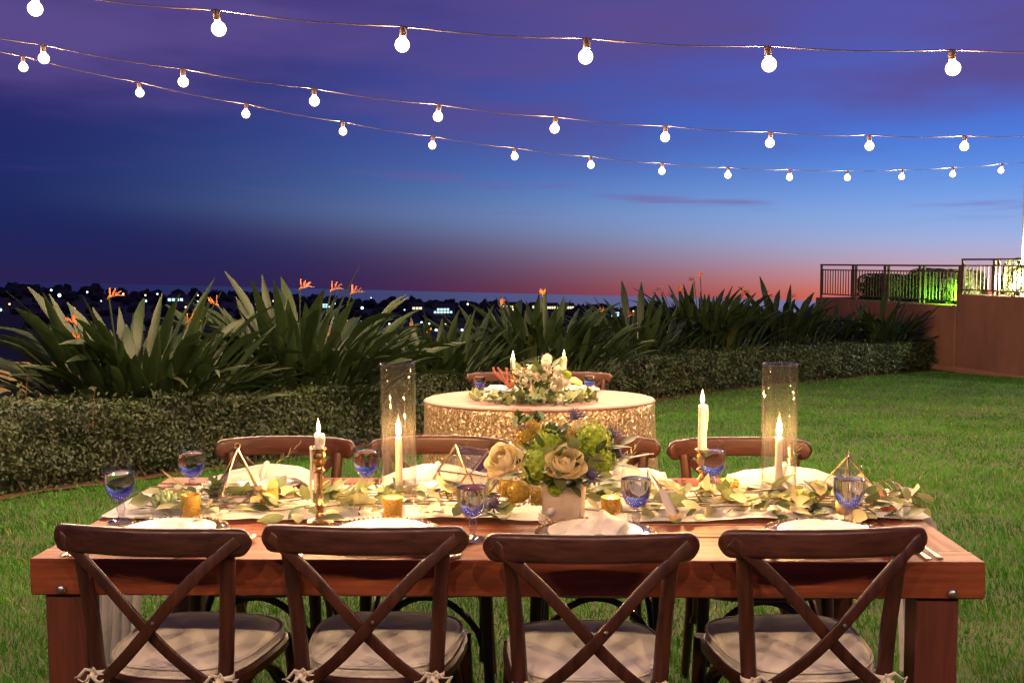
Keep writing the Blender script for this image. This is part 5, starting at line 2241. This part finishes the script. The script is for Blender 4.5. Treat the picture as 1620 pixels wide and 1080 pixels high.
# foliage collar and stray leaves
for k in range(90):
    a = rng.uniform(0, 2 * PI)
    rr_ = rng.uniform(.02, .085)
    hz = rng.uniform(-.02, .10)
    c = Vector((rr_ * math.cos(a) * 1.25, rr_ * math.sin(a), hz))
    put('leaf', rng.choice(DK + [EU[4], EU[5], EU[0]]), b, Matrix.Translation(c) @ Matrix.Rotation(a + rng.uniform(-.6, .6), 4, 'Z') @ Matrix.Rotation(
        rng.uniform(-1.0, .45), 4, 'Y') @ Matrix.Rotation(rng.uniform(-.7, .7), 4, 'X') @ Matrix.Scale(rng.uniform(.7, 1.15), 4))
for px, py in ((950, 735), (968, 712), (975, 730), (945, 750), (960, 740), (930, 735), (948, 718), (792, 800), (806, 812), (814, 800), (800, 785), (820, 805), (925, 775), (940, 765)):
    c = BP(px, py, rng.uniform(-.04, .03))
    put('leaf', rng.choice(DK + [EL[4]]), b, Matrix.Translation(c) @ Matrix.Rotation(rng.uniform(-.8, .8) + (0 if px > 880 else PI), 4, 'Z') @ Matrix.Rotation(
        rng.uniform(-.6, .4), 4, 'Y') @ Matrix.Scale(1.1, 4))
mb = MB()
for k in range(14):
    a = k * 2.4
    mb.tube([(.03 * math.cos(a), .03 * math.sin(a), -.10), (.035 * math.cos(a), .035 * math.sin(a), 0), (.07 * math.cos(a), .06 * math.sin(a), .07)], .002, 5)
mb.build('stems', M['dleaf'], b)['kind'] = 'stuff'

b.scale = (1.2, 1.2, 1.16)
# white seed-pod napkin ring thing in front of the vase
t = thing('pine_cone', 'small pale scaled cone with a white tip, left of the square vase', 'cone', TP(862, 828) + Vector((0, 0, .016)), 0, rot=(R_(50), 0, R_(30)))
mb = MB()
for k in range(46):
    q = k / 46
    a = k * 2.39996
    r = .017 * math.sin(PI * (.12 + .8 * q))
    z = .05 * q - .02
    d = Vector((math.cos(a), math.sin(a), .5))
    e = Vector((-math.sin(a), math.cos(a), 0))
    c = Vector((r * math.cos(a), r * math.sin(a), z))
    mb.add([c - e * .005, c + e * .005, c + d * .007 + e * .002, c + d * .007 - e * .002], [(0, 1, 2, 3)])
mb.lathe([(0, -.024), (.013, -.014), (.016, 0), (.010, .02), (0, .03)], 10)
mb.build('scales', M['card'], t, 0)
mb = MB()
mb.lathe([(0, .02), (.010, .024), (.012, .04), (.006, .055), (0, .058)], 12)
mb.build('tip', M['napkin'], t, 180)


# ------------------------------------------------------------------ sweetheart table
SD = 6.80
sp_ = W(853, 630, d=SD)
SG = gz(sp_.x, sp_.y)
SZ = W(853, 630, d=SD).z
SR = 370 / 2 / F_PX * SD - .01
t = thing('sweetheart_table', 'round table under a gold sequin cloth behind the farm table', 'table', (sp_.x, sp_.y, SG), 0)
STILT = .043      # the lawn falls away here and the table stands square to it
t.rotation_euler = (-STILT, 0, 0)
Hh = SZ - SG


def drape(u, v):
    a = 2 * PI * u
    if v < .06:
        k = v / .06
        r = SR - .02 + .02 * math.sin(k * PI / 2)
        return (r * math.cos(a), r * math.sin(a), Hh - .02 * (1 - math.cos(k * PI / 2)) - .001)
    k = (v - .06) / .94
    r = SR + .03 * k + (.014 * math.sin(a * 13 + 1.3 * math.sin(a * 3)) + .006 * math.sin(a * 29)) * sm(.1, 1, k) + .005 * math.sin(a * 9)
    return (r * math.cos(a), r * math.sin(a), Hh - .02 - (Hh - .03) * k)


mb = MB()
mb.grid(220, 26, drape, closed_u=True)
mb.build('sequin_skirt', M['sequin'], t, 180)
mb = MB()
mb.lathe([(0, .0), (SR - .05, 0), (SR - .018, -.001), (SR - .004, -.006), (SR + .004, -.016)], 96, (0, 0, Hh + .003))
mb.build('top_cloth', M['satin'], t, 180)
mb = MB()
mb.tube([(0, 0, 0), (0, 0, Hh - .03)], .04, 10)
mb.build('pedestal', M['gap'], t)


def SP(px, py, dd=0):
    v = ray(px, py)
    c0 = Vector((sp_.x, sp_.y, SZ + .004))
    nn = Vector((0, STILT, 1))
    return CAM + v * ((c0 - CAM).dot(nn) / v.dot(nn))


cg = SG - .05
for k, (px, lb) in enumerate(((793, 'left'), (913, 'right'))):
    q = W(px, 596, d=7.86)
    # raised with the ground so that the rail shows above the cloth
    zz = W(px, 591, d=7.86).z - .876
    chair(q.x, q.y - .29, R_(180), f'{lb} cross-back chair behind the sequin table', f'cream cushion on the {lb} chair behind the sequin table', 'chairs behind the sequin table',
          zz)
GS = 'water goblets on the sequin table'
goblet(SP(759, 628), 'water goblet at the left of the sequin table', GS, 1.0)
goblet(SP(933, 626), 'water goblet at the right of the sequin table', GS, 1.0)
for px, lb, ytop, yc in ((809, 'left', 583, 558), (888, 'right', 583, 556)):
    p = SP(px + (3 if lb == 'left' else 4), 628)
    d = (p - CAM).dot(cam_rot @ Vector((0, 0, -1)))
    hs = W(px, ytop, d=d).z - p.z
    candlestick(p, hs, f'slender brass candlestick at the {lb} of the sequin table', group='candlesticks on the sequin table', slim=True)
    hcx = W(px, yc + 8, d=d).z - (p.z + hs - .012)
    candle(p + Vector((0, 0, hs - .012)), hcx, .0150, f'lit ivory candle at the {lb} of the sequin table', drips=3, group='candles on the sequin table', lean=(-.12, 0))
for px, lb in ((802, 'left'), (912, 'right')):
    p = SP(px, 619)
    solo('charger_plate', PLATE, None, f'ivory charger plate at the {lb} of the sequin table', 'plate', p, 0, 'plates on the sequin table').scale = (1.25, 1.25, 1.0)
    solo('napkin', napkin_flat(3 if lb == 'left' else 5), M['napkin'], f'white folded napkin on the {lb} plate of the sequin table', 'napkin', p + Vector((0, 0, .02)), R_(80), 'napkins on the sequin table',
         180)
# coral branch
t = thing('coral_branch', 'red coral branch on the left plate of the sequin table', 'coral', SP(803, 620) + Vector((0, 0, .03)), 0)
for k in range(7):
    mb = MB()
    x = rng.uniform(-.05, .04)
    pts = [Vector((.02, 0, 0))]
    for j in range(5):
        pts.append(pts[-1] + Vector((x * .5 + rng.uniform(-.02, .02), rng.uniform(-.01, .01), .028)))
    mb.tube(pts, [.014, .012, .011, .010, .010, .008], 7)
    mb.build('branch', M['coral'], t, 180)
# yellow gourd
t = thing('gourd', 'curved yellow gourd on the right plate of the sequin table', 'gourd', SP(905, 619) + Vector((0, 0, .045)), 0)
mb = MB()
mb.tube([(-.07, 0, -.01), (-.055, 0, .012), (-.02, 0, .034), (.02, 0, .032), (.055, 0, .01), (.07, 0, -.02)], [.006, .017, .022, .024, .022, .006], 10)
mb.build('flesh', M['peach'], t, 180)
mb = MB()
mb.tube([(-.068, 0, -.01), (-.085, 0, -.02)], [.006, .004], 6)
mb.build('stalk', M['stem'], t)
# white flower arrangement in a low bowl
bp_ = SP(852, 634)
t = thing('flower_bowl', 'low bowl of white and ivory blooms on the sequin table', 'flower arrangement', bp_, 0)
sd = (bp_ - CAM).dot(cam_rot @ Vector((0, 0, -1)))
mb = MB()
mb.lathe([(0, 0), (.05, 0), (.08, .03), (.10, .07), (.094, .07), (.07, .03), (0, .02)], 24)
mb.build('bowl', M['marble'], t, 50)


def SB(px, py, dd=0.):
    return W(px, py, d=sd + dd) - t.location


for px, py, s, n in ((832, 604, 1.35, (-.5, -.8, .4)), (876, 612, 1.35, (.2, -1, .2)), (861, 588, 1.25, (0, -.7, .7)), (880, 600, 1.1, (.5, -.7, .4)), (858, 596, 1.1, (-.2, -1, .3)),
                     (864, 577, .9, (.1, -.5, .8)), (868, 632, .9, (0, -1, .2)), (872, 623, .8, (.2, -1, .1)), (838, 592, .9, (-.3, -.6, .7)), (893, 606, .9, (.6, -.6, .4)), (846, 606, 1.0, (0, -1, .3))):
    bloom(t, SB(px, py, -.06), n, s, PW, 14, 'white_bloom')
for px, py, r in ((822, 588, .030), (843, 586, .04), (866, 567, .030), (883, 585, .03), (897, 594, .03), (826, 600, .03)):
    put('bud_cluster', floret_ball(r, 60, M['whiterose'] if py < 592 else M['floret'], 'bud_cluster', .010), t, Matrix.Translation(SB(px, py)))
for k in range(80):
    a = rng.uniform(0, 2 * PI)
    r0 = rng.uniform(.03, .15)
    c = Vector((r0 * math.cos(a) * 1.1, r0 * math.sin(a) * .7, rng.uniform(.05, .22)))
    put('leaf', rng.choice(DK + [EU[4], EU[0], EU[1]]), t, Matrix.Translation(c) @ Matrix.Rotation(a, 4, 'Z') @ Matrix.Rotation(rng.uniform(-1.2, .4), 4, 'Y') @ Matrix.Scale(rng.uniform(1.0, 1.6), 4))
for px, py in ((852, 562), (858, 558), (876, 562), (848, 570)):
    mb = MB()
    e = SB(px, py)
    mb.tube([Vector((0, 0, .15)), Vector((e.x * .6, 0, e.z * .7)), e], [.003, .0025, .001], 5)
    mb.build('grass_stem', M['euca'][1], t)
# greenery along the front of the sequin table
tg = thing('leaf_garland', 'low green leaf garland along the front of the sequin table', 'garland', SP(850, 638), 0, 'garland on the sequin table')
for k in range(230):
    q = rng.uniform(-1, 1)
    p = SP(846 + q * 96, 640 - 6 * q * q + rng.uniform(-5, 4)) - tg.location
    put('leaf', rng.choice(DK + EU[:2] + EU[4:6]), tg, Matrix.Translation(p + Vector((0, 0, rng.uniform(.005, .06) * (1 - .5 * abs(q))))) @ Matrix.Rotation(rng.uniform(0, 6.28), 4, 'Z') @ Matrix.Rotation(
        rng.uniform(-1.0, .2), 4, 'Y') @ Matrix.Scale(rng.uniform(1.0, 1.7), 4))
mb = MB()
mb.tube([SP(846 + q * 96, 639 - 6 * q * q) - tg.location + Vector((0, 0, .01)) for q in np.linspace(-1, 1, 12)], .004, 6)
mb.build('stem', M['stem'], tg)
# spray hanging in front of the cloth
ts = thing('hanging_spray', 'thin green spray hanging over the front of the sequin cloth', 'branch', SP(838, 655), 0)
ts.location = W(838, 652, d=SD - SR - .035)
for k in range(26):
    q = rng.random()
    put('leaf', rng.choice(DK), ts, Matrix.Translation((rng.uniform(-.09, .09), -.012, -.07 * q + .02)) @ Matrix.Rotation(rng.uniform(0, 6.28), 4, 'Z') @ Matrix.Rotation(rng.uniform(.2, 1.2), 4, 'Y') @ Matrix.Scale(1.2, 4))
mb = MB()
mb.tube([(-.1, 0, .02), (0, -.01, .02), (.1, -.01, -.04)], .002, 5)
mb.build('stem', M['stem'], ts)

bpy.context.view_layer.update()
